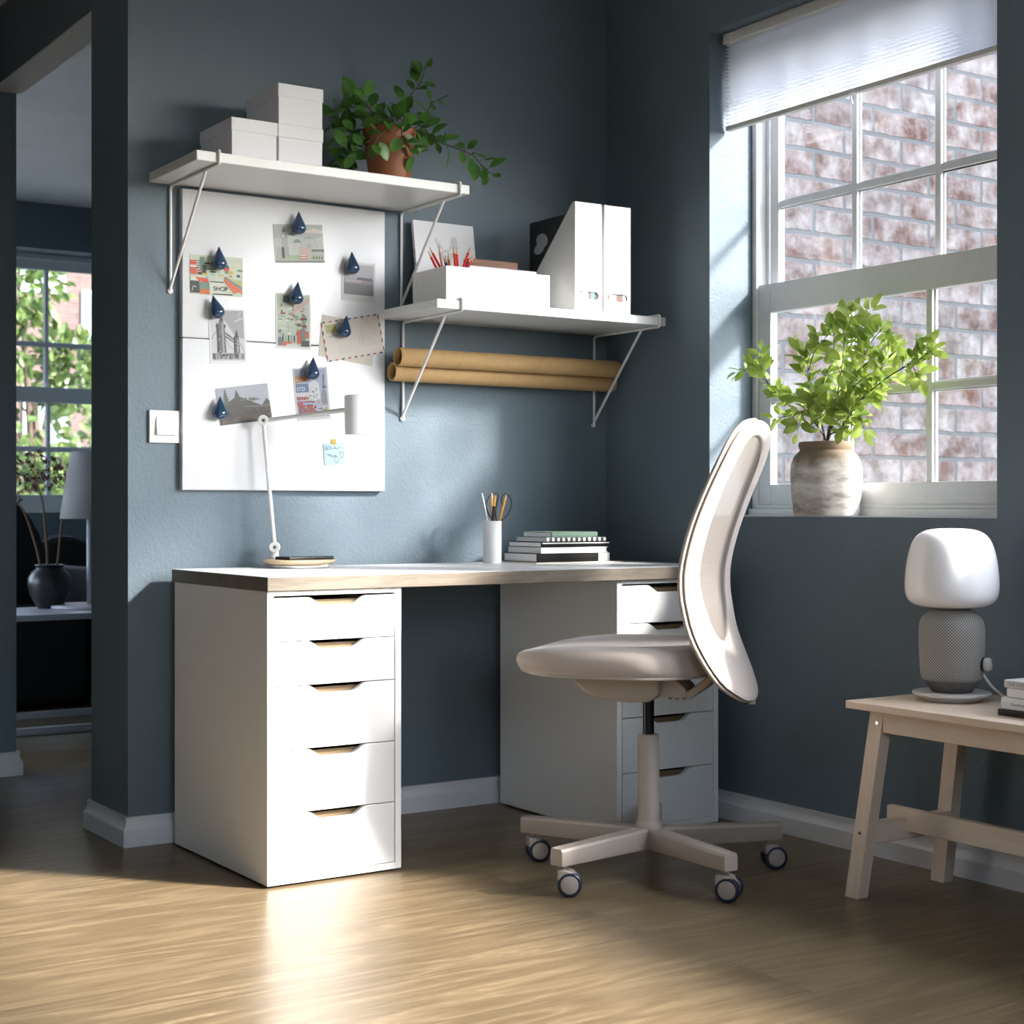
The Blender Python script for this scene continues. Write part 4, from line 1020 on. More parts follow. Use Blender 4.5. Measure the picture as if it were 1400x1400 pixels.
# -- envelopes
c = Card(bq((652, 587), (884, 640), (870, 808), (640, 770)), .0008, (228, 220, 204)); c.done('envelope', 'plain cream envelope half hidden behind the airmail envelope', 'envelope', G)
c = Card(bq((646, 624), (893, 588), (920, 752), (678, 795)), .0022, (234, 226, 216))
RD, NV = (200, 80, 70), (50, 66, 98)
for i in range(9):
    a = .02 + i * .11; 
    for b0, b1 in ((0, .035), (.965, 1.)): c.poly([(a, b0), (a + .05, b0), (a + .065, b1), (a + .015, b1)], RD if i % 2 else NV)
for i in range(5):
    b = .06 + i * .2
    for a0, a1 in ((0, .02), (.98, 1.)): c.poly([(a0, b), (a1, b + .02), (a1, b + .12), (a0, b + .1)], NV if i % 2 else RD)
c.rect(.06, .70, .25, .92, (206, 204, 150)); c.rect(.08, .73, .23, .9, (190, 190, 130)); c.line([(.06, .6), (.1, .63), (.13, .6), (.17, .63), (.24, .61)], .001, (110, 110, 130))
c.line([(.58, .36), (.72, .95), (.92, .42)], .0012, (196, 170, 172)); c.line([(.63, .4), (.73, .82), (.86, .44)], .0009, (196, 170, 172)); c.line([(.76, .95), (.95, .5)], .0009, (200, 178, 178))
for i in range(7): b = .62 - i * .06; c.line([(.66 - .012 * i, b), (.66 + .1 + .02 * i, b + .01)], .0007, (170, 150, 160))
for i in range(4): c.line([(.22, .32 - .05 * i), (.46, .36 - .05 * i)], .0005, (190, 185, 180))
c.done('envelope', 'airmail envelope with a red and blue striped border held by a blue drop', 'envelope', G)
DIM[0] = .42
# -- neon city card
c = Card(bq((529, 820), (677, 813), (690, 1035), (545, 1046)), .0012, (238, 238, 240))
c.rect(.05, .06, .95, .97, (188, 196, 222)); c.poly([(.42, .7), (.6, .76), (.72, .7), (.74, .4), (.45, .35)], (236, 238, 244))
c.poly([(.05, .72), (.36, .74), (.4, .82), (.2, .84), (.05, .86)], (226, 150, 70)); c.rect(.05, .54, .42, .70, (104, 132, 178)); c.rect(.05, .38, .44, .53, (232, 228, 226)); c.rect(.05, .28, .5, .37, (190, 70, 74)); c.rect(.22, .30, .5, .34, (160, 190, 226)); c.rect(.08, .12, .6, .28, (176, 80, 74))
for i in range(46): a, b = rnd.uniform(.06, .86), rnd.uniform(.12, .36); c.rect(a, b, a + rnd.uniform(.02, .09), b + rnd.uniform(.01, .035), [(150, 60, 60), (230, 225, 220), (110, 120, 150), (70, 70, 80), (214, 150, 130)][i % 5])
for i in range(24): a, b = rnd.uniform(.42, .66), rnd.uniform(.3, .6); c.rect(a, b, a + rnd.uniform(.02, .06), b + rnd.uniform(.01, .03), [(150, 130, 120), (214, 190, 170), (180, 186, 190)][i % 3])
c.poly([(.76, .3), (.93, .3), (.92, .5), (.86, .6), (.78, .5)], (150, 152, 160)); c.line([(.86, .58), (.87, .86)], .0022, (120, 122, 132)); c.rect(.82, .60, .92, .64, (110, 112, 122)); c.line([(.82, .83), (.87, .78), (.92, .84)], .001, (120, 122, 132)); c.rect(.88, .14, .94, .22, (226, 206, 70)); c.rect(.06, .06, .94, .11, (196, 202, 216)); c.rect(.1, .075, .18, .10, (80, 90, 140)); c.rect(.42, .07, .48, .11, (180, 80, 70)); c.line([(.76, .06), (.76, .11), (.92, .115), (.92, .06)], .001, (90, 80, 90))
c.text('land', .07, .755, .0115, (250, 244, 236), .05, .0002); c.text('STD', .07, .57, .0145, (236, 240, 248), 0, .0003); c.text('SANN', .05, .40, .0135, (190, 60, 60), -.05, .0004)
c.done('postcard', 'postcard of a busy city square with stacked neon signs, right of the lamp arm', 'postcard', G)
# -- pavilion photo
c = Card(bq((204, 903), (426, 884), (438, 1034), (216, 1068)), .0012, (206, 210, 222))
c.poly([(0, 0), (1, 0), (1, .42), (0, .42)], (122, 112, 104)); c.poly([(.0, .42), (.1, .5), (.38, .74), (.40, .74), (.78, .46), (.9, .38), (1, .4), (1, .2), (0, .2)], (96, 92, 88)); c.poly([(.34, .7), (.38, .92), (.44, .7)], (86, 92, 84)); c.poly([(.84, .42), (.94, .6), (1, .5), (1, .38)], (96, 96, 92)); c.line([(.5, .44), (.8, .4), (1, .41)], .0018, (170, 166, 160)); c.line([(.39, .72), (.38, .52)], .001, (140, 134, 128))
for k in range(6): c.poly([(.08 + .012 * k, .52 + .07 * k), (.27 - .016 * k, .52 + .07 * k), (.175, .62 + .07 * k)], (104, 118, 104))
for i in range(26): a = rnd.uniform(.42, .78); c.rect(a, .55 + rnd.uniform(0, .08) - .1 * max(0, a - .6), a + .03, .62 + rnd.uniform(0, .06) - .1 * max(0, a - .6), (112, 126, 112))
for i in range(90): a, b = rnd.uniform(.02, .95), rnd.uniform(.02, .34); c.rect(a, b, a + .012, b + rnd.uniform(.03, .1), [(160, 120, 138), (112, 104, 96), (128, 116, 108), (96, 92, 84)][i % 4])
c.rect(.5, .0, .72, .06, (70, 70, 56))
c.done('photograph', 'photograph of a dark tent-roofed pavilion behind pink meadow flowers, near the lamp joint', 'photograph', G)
# -- sticky notes
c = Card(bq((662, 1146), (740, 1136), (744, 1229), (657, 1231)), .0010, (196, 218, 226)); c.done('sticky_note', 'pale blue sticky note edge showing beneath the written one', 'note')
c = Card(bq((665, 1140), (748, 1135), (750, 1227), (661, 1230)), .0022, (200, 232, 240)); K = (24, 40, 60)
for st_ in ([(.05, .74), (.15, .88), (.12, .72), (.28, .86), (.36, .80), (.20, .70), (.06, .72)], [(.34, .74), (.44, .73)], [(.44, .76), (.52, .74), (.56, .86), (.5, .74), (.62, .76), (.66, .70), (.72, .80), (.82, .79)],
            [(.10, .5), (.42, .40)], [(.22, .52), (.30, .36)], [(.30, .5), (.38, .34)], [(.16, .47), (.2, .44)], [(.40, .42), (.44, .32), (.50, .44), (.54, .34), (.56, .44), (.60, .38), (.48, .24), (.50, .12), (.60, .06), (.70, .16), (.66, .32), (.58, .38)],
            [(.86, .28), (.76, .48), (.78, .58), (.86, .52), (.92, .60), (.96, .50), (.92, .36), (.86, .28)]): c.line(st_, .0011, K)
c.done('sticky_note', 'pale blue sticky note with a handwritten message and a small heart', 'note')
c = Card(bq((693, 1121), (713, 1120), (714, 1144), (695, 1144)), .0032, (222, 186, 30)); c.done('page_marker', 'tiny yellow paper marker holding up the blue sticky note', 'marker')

# -- drop magnets
mat('navy_gloss', (.012, .045, .10), .12, coat=.6)
ts = [0, .04, .11, .21, .31, .42, .55, .70, .85, .96, 1.0]; rs = [0, .0105, .0172, .0211, .0214, .0188, .0145, .0096, .0048, .0014, 0]
mag = None
def magnet(u, v, ut, vt, label):
    """(u, v) lowest point and (ut, vt) tip of the drop"""
    global mag
    a, b = atY(u, v, BDY - .021), atY(ut, vt, BDY - .021); L = (b - a).length
    ang = math.atan2(b.x - a.x, b.z - a.z)
    if mag is None:
        bm = BM(); lathe(bm, [(r, t_ * .066) for t_, r in zip(ts, rs)], 32)
        bmesh.ops.recalc_face_normals(bm, faces=bm.faces[:])
        mag = obj('drop_magnet', bm, 'navy_gloss', None, smooth=80, subsurf=1); o = mag
    else: o = mag.copy(); COL.objects.link(o)
    o.location = a; o.rotation_euler = (0, ang, 0); tag(o, label, 'magnet', 'dark blue drop magnets on the memo boards')
def mq(a, b, c_, d): return (a / 3.11 + 230, b / 3.11 + 240, c_ / 3.11 + 230, d / 3.11 + 240)
for q, lab in ((mq(555, 252, 555, 158), 'dark blue drop magnet, topmost, holding the skyline postcard'), (mq(218, 404, 216, 307), 'dark blue drop magnet holding the landscape SHOP postcard'),
               (mq(784, 421, 781, 329), 'dark blue drop magnet holding the square photograph at the right'), (mq(216, 609, 191, 516), 'tilted dark blue drop magnet holding the black and white bridge photograph'),
               (mq(540, 549, 552, 456), 'dark blue drop magnet holding the upright green postcard'), (mq(742, 690, 758, 602), 'dark blue drop magnet tilted right on the airmail envelope'),
               (mq(611, 870, 617, 776), 'dark blue drop magnet holding the neon city postcard'), (mq(219, 1041, 221, 942), 'lowest dark blue drop magnet, at the left edge of the pavilion photograph')):
    magnet(*q, lab)

# ================================================================== things on the desk
# -- lamp: wooden charging base, jointed arm, cylinder shade
LB = Vector((-1.152, -.150, DZ1))
lp = thing('desk_lamp', 'white jointed desk lamp with a cylinder shade on a round wooden base', 'lamp', LB)
wood_mat('ash_pad', (.66, .52, .36), (.52, .39, .25), axis=0, rough=.4, fine=1.6, contrast=.6)
bm = BM(); lathe(bm, [(0, 0), (.070, 0), (.084, .002), (.090, .008), (.086, .0085), (0, .0085)], 48, LB); bs = obj('lamp_base', bm, 'white_metal', lp, smooth=40)
bm = BM(); lathe(bm, [(.080, .0086), (.094, .012), (.0985, .017), (.0985, .020), (.096, .0225), (0, .0225)], 48, LB); obj('wooden_pad', bm, 'ash_pad', bs, smooth=40)
P0 = Vector((-1.190, -.076, DZ1 + .0225)); 
P1 = Vector((P0.x, P0.y, atY(377, 748, P0.y).z)); P2 = atY(360, 575, P0.y + .004); P3 = atY(476, 560, -.290)
HC = atY(488.5, 540, -.305); HB = atY(489.5, 594, -.305)
bm = BM(); lathe(bm, [(0, 0), (.0125, 0), (.0115, .02), (.0115, P1.z - P0.z), (0, P1.z - P0.z)], 24, P0); obj('post', bm, 'white_metal', lp, smooth=40)
def joint(p, name='joint', r=.0155, w_=.017):
    dv = Vector((-.45, -.9, 0)).normalized(); M = Matrix.Translation(p) @ dv.to_track_quat('Z', 'Y').to_matrix().to_4x4()
    bm = BM(); lathe(bm, [(0, -w_), (r - .002, -w_), (r, -w_ + .002), (r, w_ - .002), (r - .002, w_), (.007, w_), (.006, w_ - .002), (0, w_ - .002)], 28, M=M); j = obj(name, bm, 'white_metal', lp, smooth=40)
    bm = BM(); lathe(bm, [(0, w_ - .002), (.0042, w_ - .002), (.0042, w_ - .0008), (0, w_ - .0008)], 16, M=M); obj('screw', bm, 'beige_dark', j)
joint(P1); joint(P2, r=.0145)
bm = BM(); tube(bm, [P1, P1.lerp(P2, .06), P2], [.0062, .0060, .0052], 16); obj('lower_arm', bm, 'white_metal', lp, smooth=50)
bm = BM(); tube(bm, [P2, P3], [.0056, .0066], 16); obj('upper_arm', bm, 'white_metal', lp, smooth=50)
M = Matrix.Translation(HC) @ (HC - HB).normalized().to_track_quat('Z', 'Y').to_matrix().to_4x4(); hl = (HC - HB).length
bm = BM(); lathe(bm, [(.0335, -hl), (.0325, -hl + .002), (.0325, -.010), (0, -.008)], 40, M=M)
lathe(bm, [(.0350, -hl), (.0345, -.003), (.0315, .0), (0, .0005)], 40, M=M); lathe(bm, [(.0335, -hl), (.0350, -hl)], 40, M=M); obj('lamp_shade', bm, 'white_metal', lp, smooth=40)
bm = BM(); merge(bm, bbox(-.012, .012, -.0995, -.095, .004, .014, .0008, 1), Matrix.Translation(LB + Vector((.035, .020, 0)))); obj('charging_port', bm, 'white_lacquer', lp)
# -- phone on the pad
ph = thing('phone', 'black phone lying on the wooden base of the desk lamp', 'phone', LB + Vector((.012, -.01, .0226)), R(8))
obj('phone_body', bbox(-.0725, .0725, -.035, .035, .0, .0085, .003, 3), 'black', ph, world=False, smooth=40)
bm = BM(); box(bm, -.070, .070, -.033, .033, .0085, .0088); obj('screen', bm, 'black_gloss', ph, world=False)

# -- pen cup
CP = atY(673, 768, -.145); CP.z = DZ1
mat('concrete_white', (.62, .62, .63), .7, bump=.2, bscale=150, var=.05, vscale=60)
bm = BM(); lathe(bm, [(0, 0), (.0258, 0), (.0269, .002), (.0269, .1225), (.0264, .1235), (.0248, .1235), (.0244, .1225), (.0244, .008), (0, .008)], 40)
o = obj('pen_cup', bm, 'concrete_white', None, smooth=40); o.location = CP; tag(o, 'tall pale grey pen cup holding scissors and brushes on the desk', 'cup')
def incup(ut, vt, dy, ub=None):
    top = atY(ut, vt, CP.y + dy); c0 = CP + Vector((0, 0, .0095)); bot = c0 + (CP - Vector((top.x, top.y, CP.z))).normalized() * .012
    bot.z = c0.z; return bot, top
b, t_ = incup(672.3, 671, .012); pencil(b, t_, .0036, 'mustard' if 'mustard' in MATS else mat('mustard', (.60, .30, .06), .4).name, 'tallest yellow pencil standing in the grey pen cup')
b, t_ = incup(693, 674, -.008); pencil(b, t_, .0036, 'mustard', 'yellow pencil leaning right in the grey pen cup')
def stick(name, label, cat, b, t_, parts):
    """parts: (name, from, to, r0, r1, material) along the stick"""
    t = thing(name, label, cat, b); d = t_ - b
    for nm, q0, q1, r0, r1, m in parts:
        bm = BM(); tube(bm, [b + d * q0, b + d * (q0 + q1) / 2, b + d * q1], [r0, (r0 + r1) / 2, r1], 10); obj(nm, bm, m, t, smooth=50)
b, t_ = incup(676.9, 678, -.012); stick('paint_brush', 'slim brush with a wooden tip and black grip in the pen cup', 'brush', b, t_, (('grip', 0, .84, .0040, .0052, 'black'), ('handle', .84, 1., .0030, .0024, 'mustard')))
b, t_ = incup(658.7, 674, .004); stick('palette_knife', 'thin grey metal tool at the left of the pen cup', 'tool', b, t_, (('shaft', 0, .80, .0018, .0020, 'steel'), ('blade', .80, 1., .0042, .0018, 'steel')))
SCP = Vector((CP.x, CP.y, CP.z + .0095)); sc_ = thing('scissors', 'black handled scissors standing points down in the pen cup', 'scissors', SCP + Vector((.003, .012, 0)))
yq = CP.y + .012
def loopy(pts): return [atY(u, v, yq) for u, v in pts]
Lh = [(679, 716), (671.5, 709), (667, 700), (664.5, 690), (667, 682), (672, 676), (677, 674.2), (680.5, 676), (681.3, 680), (679.5, 687), (677.5, 698), (679, 716)]
Rh = [(680, 716), (690, 709), (697, 700), (700.3, 690), (699, 682), (695.5, 677), (691.5, 675), (688, 678), (686.5, 684), (688, 695), (685, 706), (680, 716)]
for pts, off in ((Lh, .0), (Rh, .0035)):
    bm = BM(); q = loopy(pts); q = [p + Vector((0, off, 0)) for p in q]; tube(bm, curve_pts(q, 40), .0021, 8); obj('handle', bm, 'black', sc_, smooth=60)
for dx, off in ((-.004, 0), (.004, .0035)):
    bm = BM(); a_ = atY(679.5, 714, yq) + Vector((0, off, 0)); e_ = SCP + Vector((.003 - dx * .2, .012 + off, .002)); s_ = Vector((.006, 0, 0))
    vs = [bm.verts.new(p + Vector((0, dy, 0))) for dy in (-.0007, .0007) for p in (a_ - s_, a_ + s_, e_ + s_ * .2, e_ - s_ * .2)]
    for f in ((0, 1, 2, 3), (7, 6, 5, 4), (0, 4, 5, 1), (1, 5, 6, 2), (2, 6, 7, 3), (3, 7, 4, 0)): bm.faces.new([vs[i] for i in f])
    obj('blade', bm, 'steel', sc_)

# -- books
mat('page_grey', (.74, .74, .75), .8); mat('page_white', (.70, .69, .67), .8); mat('green_cloth', (.13, .20, .15), .8); mat('black_cloth', (.008, .0075, .007), .7, spec=.12); mat('cover_white', (.76, .76, .74), .45); mat('cream_pad', (.62, .56, .50), .7)
def book(label, x0, x1, y0, y1, z0, z1, cover, cv=.0022, spine_front=True, inset=.003, group=None, pages='page_grey'):
    """spine on the -y side, page ends on the -x side"""
    t = thing('book', label, 'book', ((x0 + x1) / 2, (y0 + y1) / 2, z0), group=group); r = (z1 - z0) / 2
    bm = BM()
    if spine_front:
        prof = [(y1, z0), (y0 + .004, z0), (y0 + .001, z0 + .002), (y0, z0 + r), (y0 + .001, z1 - .002), (y0 + .004, z1), (y1, z1), (y1, z1 - cv), (y0 + .006, z1 - cv), (y0 + .006, z0 + cv), (y1, z0 + cv)]
        prism(bm, prof, 'x', x0, x1)
    else:
        box(bm, x0, x1, y0, y1, z0, z0 + cv); box(bm, x0, x1, y0, y1, z1 - cv, z1); box(bm, x0, x1, y1 - .004, y1, z0 + cv, z1 - cv)
    obj('cover', bm, cover, t)
    bm = BM(); ya, yb = (y0 + .0062, y1 - inset) if spine_front else (y0 + inset, y1 - .0042)
    box(bm, x0 + inset * .5, x1 - inset, ya, yb, z0 + cv + .0001, z1 - cv - .0001); obj('pages', bm, pages, t)
    return t
BYF, BYB, zc = -.262, -.082, DZ1
def bx_(u): return atY(u, 760, BYF).x
bm = bbox(bx_(733) - .015, bx_(846), BYF - .022, BYB + .012, zc, zc + .003, .0015, 2)
solo('desk_pad', bm, 'cream_pad', 'thin cream folder lying under the stack of books on the desk', 'folder', origin=(bx_(790), -.17, zc))
zc += .0032; G2 = 'books stacked on the desk'
k_ = .00186     # metres per pixel of height at the stack
hs2 = [('thick black book with a white label, lowest of the desk stack', bx_(735), bx_(833), .0262, 'black_cloth', -.262, -.082, True),
      ('white book, second from the bottom of the desk stack', bx_(740), bx_(831), .0165, 'cover_white', -.262, -.087, False),
      ('black book with a pale stripe along its spine in the desk stack', bx_(741), bx_(833.5), .0165, 'black_cloth', -.262, -.085, True),
      ('thin book with a black and white striped spine in the desk stack', bx_(748), bx_(828.5), .0115, 'cover_white', -.262, -.098, True),
      ('green cloth book on top of the desk stack', bx_(755), bx_(817), .0168, 'green_cloth', -.262, -.108, True)]
for i, (lab, xa, xb, h_, m, ya, yb, sf) in enumerate(hs2):
    t = book(lab, xa, xb, ya, yb, zc, zc + h_, m, spine_front=sf, group=G2, pages='page_white' if i == 1 else 'page_grey', inset=.003)
    if i == 0:
        bm = BM(); box(bm, xb - .040, xb + .0004, ya - .0006, ya + .0002, zc + .001, zc + h_ - .001); box(bm, xb, xb + .0004, ya - .0006, ya + .05, zc + .001, zc + h_ - .001); o = obj('spine_label', bm, 'cover_white', t); o['label'] = 'white label'
        bm = BM(); box(bm, xb - .006, xb - .005, ya - .0009, ya - .0005, zc + .002, zc + h_ - .002); obj('label_line', bm, 'black', o)
    if i == 2:
        bm = BM(); box(bm, xa + .002, xb - .002, ya - .0004, ya + .0012, zc + h_ * .66, zc + h_ - .003); o = obj('spine_stripe', bm, 'page_white', t); o['label'] = 'pale stripe'
    if i == 3:
        bm = BM(); n = 11; W_ = xb - xa
        for q in range(n): box(bm, xa + W_ * (.04 + q / n * .96), xa + W_ * (.04 + q / n * .96) + W_ / n * .48, ya - .0006, ya + .001, zc + .0002, zc + h_ - .0002)
        o = obj('spine_stripes', bm, 'black', t); o['label'] = 'black bars across the spine'; o['kind'] = 'stuff'
    zc += h_ + .0002

# ================================================================== the window: blind, jar and branches
sheer_mat('blind_cloth', (.86, .88, .92), .42)
bt = thing('pleated_blind', 'white pleated blind drawn a little way down over the big window', 'blind', (.06, -1.023, 2.0))
obj('head_rail', bbox(.040, .082, -1.536, -.512, 2.252, 2.2835, .004), mat('rail_grey', (.62, .61, .59), .4), bt)
bm = BM(); ya, yb = -1.538, -.514; zt, zb_ = 2.252, 2.014; n = 44; rows = []
for i in range(n + 1):
    x = .060 + (.0085 if i % 2 else -.0085); z = zt + (zb_ - zt) * i / n; rows.append((bm.verts.new((x, ya, z)), bm.verts.new((x, yb, z))))
for a, b in zip(rows, rows[1:]): bm.faces.new((a[0], a[1], b[1], b[0]))
obj('pleated_cloth', bm, 'blind_cloth', bt)
bm = bbox(.050, .070, ya, yb, 2.000, 2.014, .003); br = obj('bottom_rail', bm, 'rail_grey', bt)
mat('clear_plastic', (.75, .77, .8), .1)
bm = BM(); box(bm, .043, .050, -1.035, -1.017, 2.0, 2.011); tube(bm, [(.046, -1.027, 2.0), (.044, -1.024, 1.985), (.046, -1.03, 1.972), (.044, -1.036, 1.983), (.046, -1.03, 1.998)], .0016, 6); obj('pull_handle', bm, 'clear_plastic', br)
bm = BM(); tube(bm, [(.036, -.552, 2.268), (.030, -.562, 2.274), (.036, -.575, 2.270), (.031, -.585, 2.276)], .002, 6); obj('cord_clip', bm, 'clear_plastic', bt)
# stoneware jar
def jar_mat():
    m = bpy.data.materials.new('old_stoneware'); t, b = nt(m); tc = node(t, 'ShaderNodeTexCoord')
    mp = node(t, 'ShaderNodeMapping'); mp.inputs['Scale'].default_value = (7, 7, 26); t.links.new(tc.outputs['Object'], mp.inputs['Vector'])
    n = node(t, 'ShaderNodeTexNoise', i_Scale=1.0, i_Detail=8.0, i_Roughness=.7); t.links.new(mp.outputs[0], n.inputs['Vector'])
    r1 = ramp(t, [(.30, (.13, .10, .075)), (.46, (.46, .42, .37)), (.62, (.66, .63, .59)), (.8, (.72, .69, .65))]); t.links.new(n.outputs['Fac'], r1.inputs['Fac'])
    sp = node(t, 'ShaderNodeSeparateXYZ'); t.links.new(tc.outputs['Object'], sp.inputs[0])
    n2 = node(t, 'ShaderNodeTexNoise', i_Scale=16.0, i_Detail=4.0); t.links.new(tc.outputs['Object'], n2.inputs['Vector'])
    ad = node(t, 'ShaderNodeMath', operation='MULTIPLY_ADD'); t.links.new(n2.outputs['Fac'], ad.inputs[0]); ad.inputs[1].default_value = .10; t.links.new(sp.outputs['Z'], ad.inputs[2])
    r2 = ramp(t, [(.175, (0, 0, 0)), (.21, (1, 1, 1))]); t.links.new(ad.outputs[0], r2.inputs['Fac'])
    c = mixc(t, r2.outputs['Color'], r1.outputs['Color'], (.20, .145, .095)); t.links.new(c, b.inputs['Base Color']); b.inputs['Roughness'].default_value = .8
    bp = node(t, 'ShaderNodeBump', i_Strength=.5, i_Distance=.003); t.links.new(n.outputs['Fac'], bp.inputs['Height']); t.links.new(bp.outputs['Normal'], b.inputs['Normal'])
    MATS['old_stoneware'] = m
jar_mat()
JC = Vector((.072, -.905, WS + .0042))
bm = BM(); lathe(bm, [(0.0, 0.004), (0.072, 0.004), (0.0848, 0), (0.0888, 0.004), (0.0944, 0.06), (0.0976, 0.11), (0.0952, 0.14), (0.0864, 0.162), (0.0752, 0.174), (0.0708, 0.178), (0.0736, 0.184), (0.0756, 0.192), (0.0736, 0.2), (0.0688, 0.202), (0.064, 0.198), (0.0632, 0.18), (0.076, 0.16), (0.08, 0.11), (0.076, 0.02), (0.0, 0.015)], 56)
o = obj('stoneware_jar', bm, 'old_stoneware', None, smooth=50); o.location = JC; tag(o, 'weathered grey stoneware jar on the window sill, holding leafy branches', 'jar')
leaf_mat('bright_leaf', (.22, .33, .05), (.45, .55, .13), .45, .4); mat('branch_bark', (.05, .035, .03), .7)
def jb(u, v, dx=0.): return atX(u, v, JC.x + dx)
def branch(ctrl, n, L, seed, label, twigs=(), first=.3, r0=.0028):
    random.seed(seed); base = JC + Vector((random.uniform(-.03, .03), random.uniform(-.03, .03), .0155))
    pts = curve_pts([base, JC + Vector((0, 0, .2)) + (ctrl[0] - JC - Vector((0, 0, .2))) * .15] + ctrl, 30)
    t = thing('leafy_branch', label, 'branch', base, group='green branches in the stoneware jar')
    bm = BM(); tube(bm, pts, [r0 * (1 - .7 * i / 29) for i in range(30)], 6); lb = BM()
    def leaves(P, n, first):
        m = len(P) - 1
        for i in range(n):
            q = first + (1 - first) * i / max(1, n - 1); k = min(m - 1, int(q * m)); p = P[k].lerp(P[k + 1], q * m - k); d = (P[k + 1] - P[k]).normalized(); a, b = frame_at(d)
            for s in (0, 1, 2):
                ang = random.uniform(0, 2 * PI); dd = (a * math.cos(ang) + b * math.sin(ang) + d * random.uniform(.3, .9) + Vector((0, 0, .25))).normalized()
                if s == 0 and i == n - 1: dd = d
                l = L * random.uniform(.65, 1.25); leaf(lb, p + dd * .006, dd, Vector((-.6, -.3, .5)) + rv(.9), l, l * .5, 0, .3, .22); 
    leaves(pts, n, first)
    for q, tip, k in twigs:
        i = int(q * 29); p = pts[i]; mid = p.lerp(tip, .5) + rv(.008); tp_ = curve_pts([p, mid, tip], 8); tube(bm, tp_, [r0 * .55 * (1 - .08 * j) for j in range(8)], 5); leaves(tp_, k, .35)
    obj('twig', bm, 'branch_bark', t, smooth=60); obj('leaves', lb, 'bright_leaf', t, smooth=80)
branch([jb(1112, 585, .0), jb(1085, 560, -.01), jb(1055, 530, -.03), jb(1030, 505, -.04), jb(1008, 510, -.05)], 14, .042, 21, 'leafy green branch reaching furthest left from the jar, towards the window reveal', [(.72, jb(1040, 480, -.04), 5), (.6, jb(1065, 535, -.02), 4), (.5, jb(1060, 570, -.02), 4)], .4)
branch([jb(1120, 570, -.02), jb(1108, 530, -.03), jb(1105, 495, -.03), jb(1118, 460, -.02)], 14, .046, 22, 'leafy green branch rising left of the middle of the jar', [(.6, jb(1092, 475, -.03), 6), (.75, jb(1135, 455, -.01), 5), (.45, jb(1085, 540, -.03), 5), (.5, jb(1135, 500, 0), 5)], .4)
branch([jb(1140, 560, .0), jb(1150, 510, .0), jb(1155, 465, .0), jb(1166, 430, .0)], 14, .044, 23, 'tallest leafy green branch, upright in the middle of the jar', [(.7, jb(1190, 425, .01), 4), (.6, jb(1140, 450, .0), 5), (.5, jb(1180, 480, .0), 6), (.8, jb(1152, 436, 0), 3)], .38)
branch([jb(1150, 570, .0), jb(1178, 545, -.01), jb(1215, 515, -.02), jb(1255, 492, -.03), jb(1272, 480, -.03)], 16, .044, 24, 'leafy green branch reaching furthest right from the jar across the panes', [(.7, jb(1268, 470, -.03), 5), (.6, jb(1225, 480, -.02), 6), (.5, jb(1195, 535, -.01), 5), (.8, jb(1255, 515, -.03), 4), (.45, jb(1180, 520, -.0), 5)], .36, .0034)
branch([jb(1145, 560, -.01), jb(1168, 515, -.01), jb(1190, 470, -.01), jb(1205, 450, -.01)], 14, .046, 25, 'leafy green branch leaning right, between the tall and the long branch', [(.6, jb(1215, 470, -.01), 6), (.75, jb(1180, 450, -.01), 5), (.5, jb(1210, 500, -.01), 6), (.4, jb(1165, 545, -.02), 6)], .36)
branch([jb(1122, 590, -.04), jb(1112, 575, -.05), jb(1100, 560, -.06), jb(1090, 590, -.06)], 9, .044, 26, 'short leafy green branch drooping over the front of the jar rim', [(.6, jb(1130, 560, -.05), 6), (.7, jb(1112, 545, -.05), 6)], .4)
branch([jb(1148, 590, -.04), jb(1160, 570, -.05), jb(1172, 560, -.05), jb(1182, 585, -.05)], 10, .042, 27, 'short leafy green branch at the right of the jar rim', [(.6, jb(1150, 550, -.04), 6), (.7, jb(1165, 585, -.05), 5)], .4)
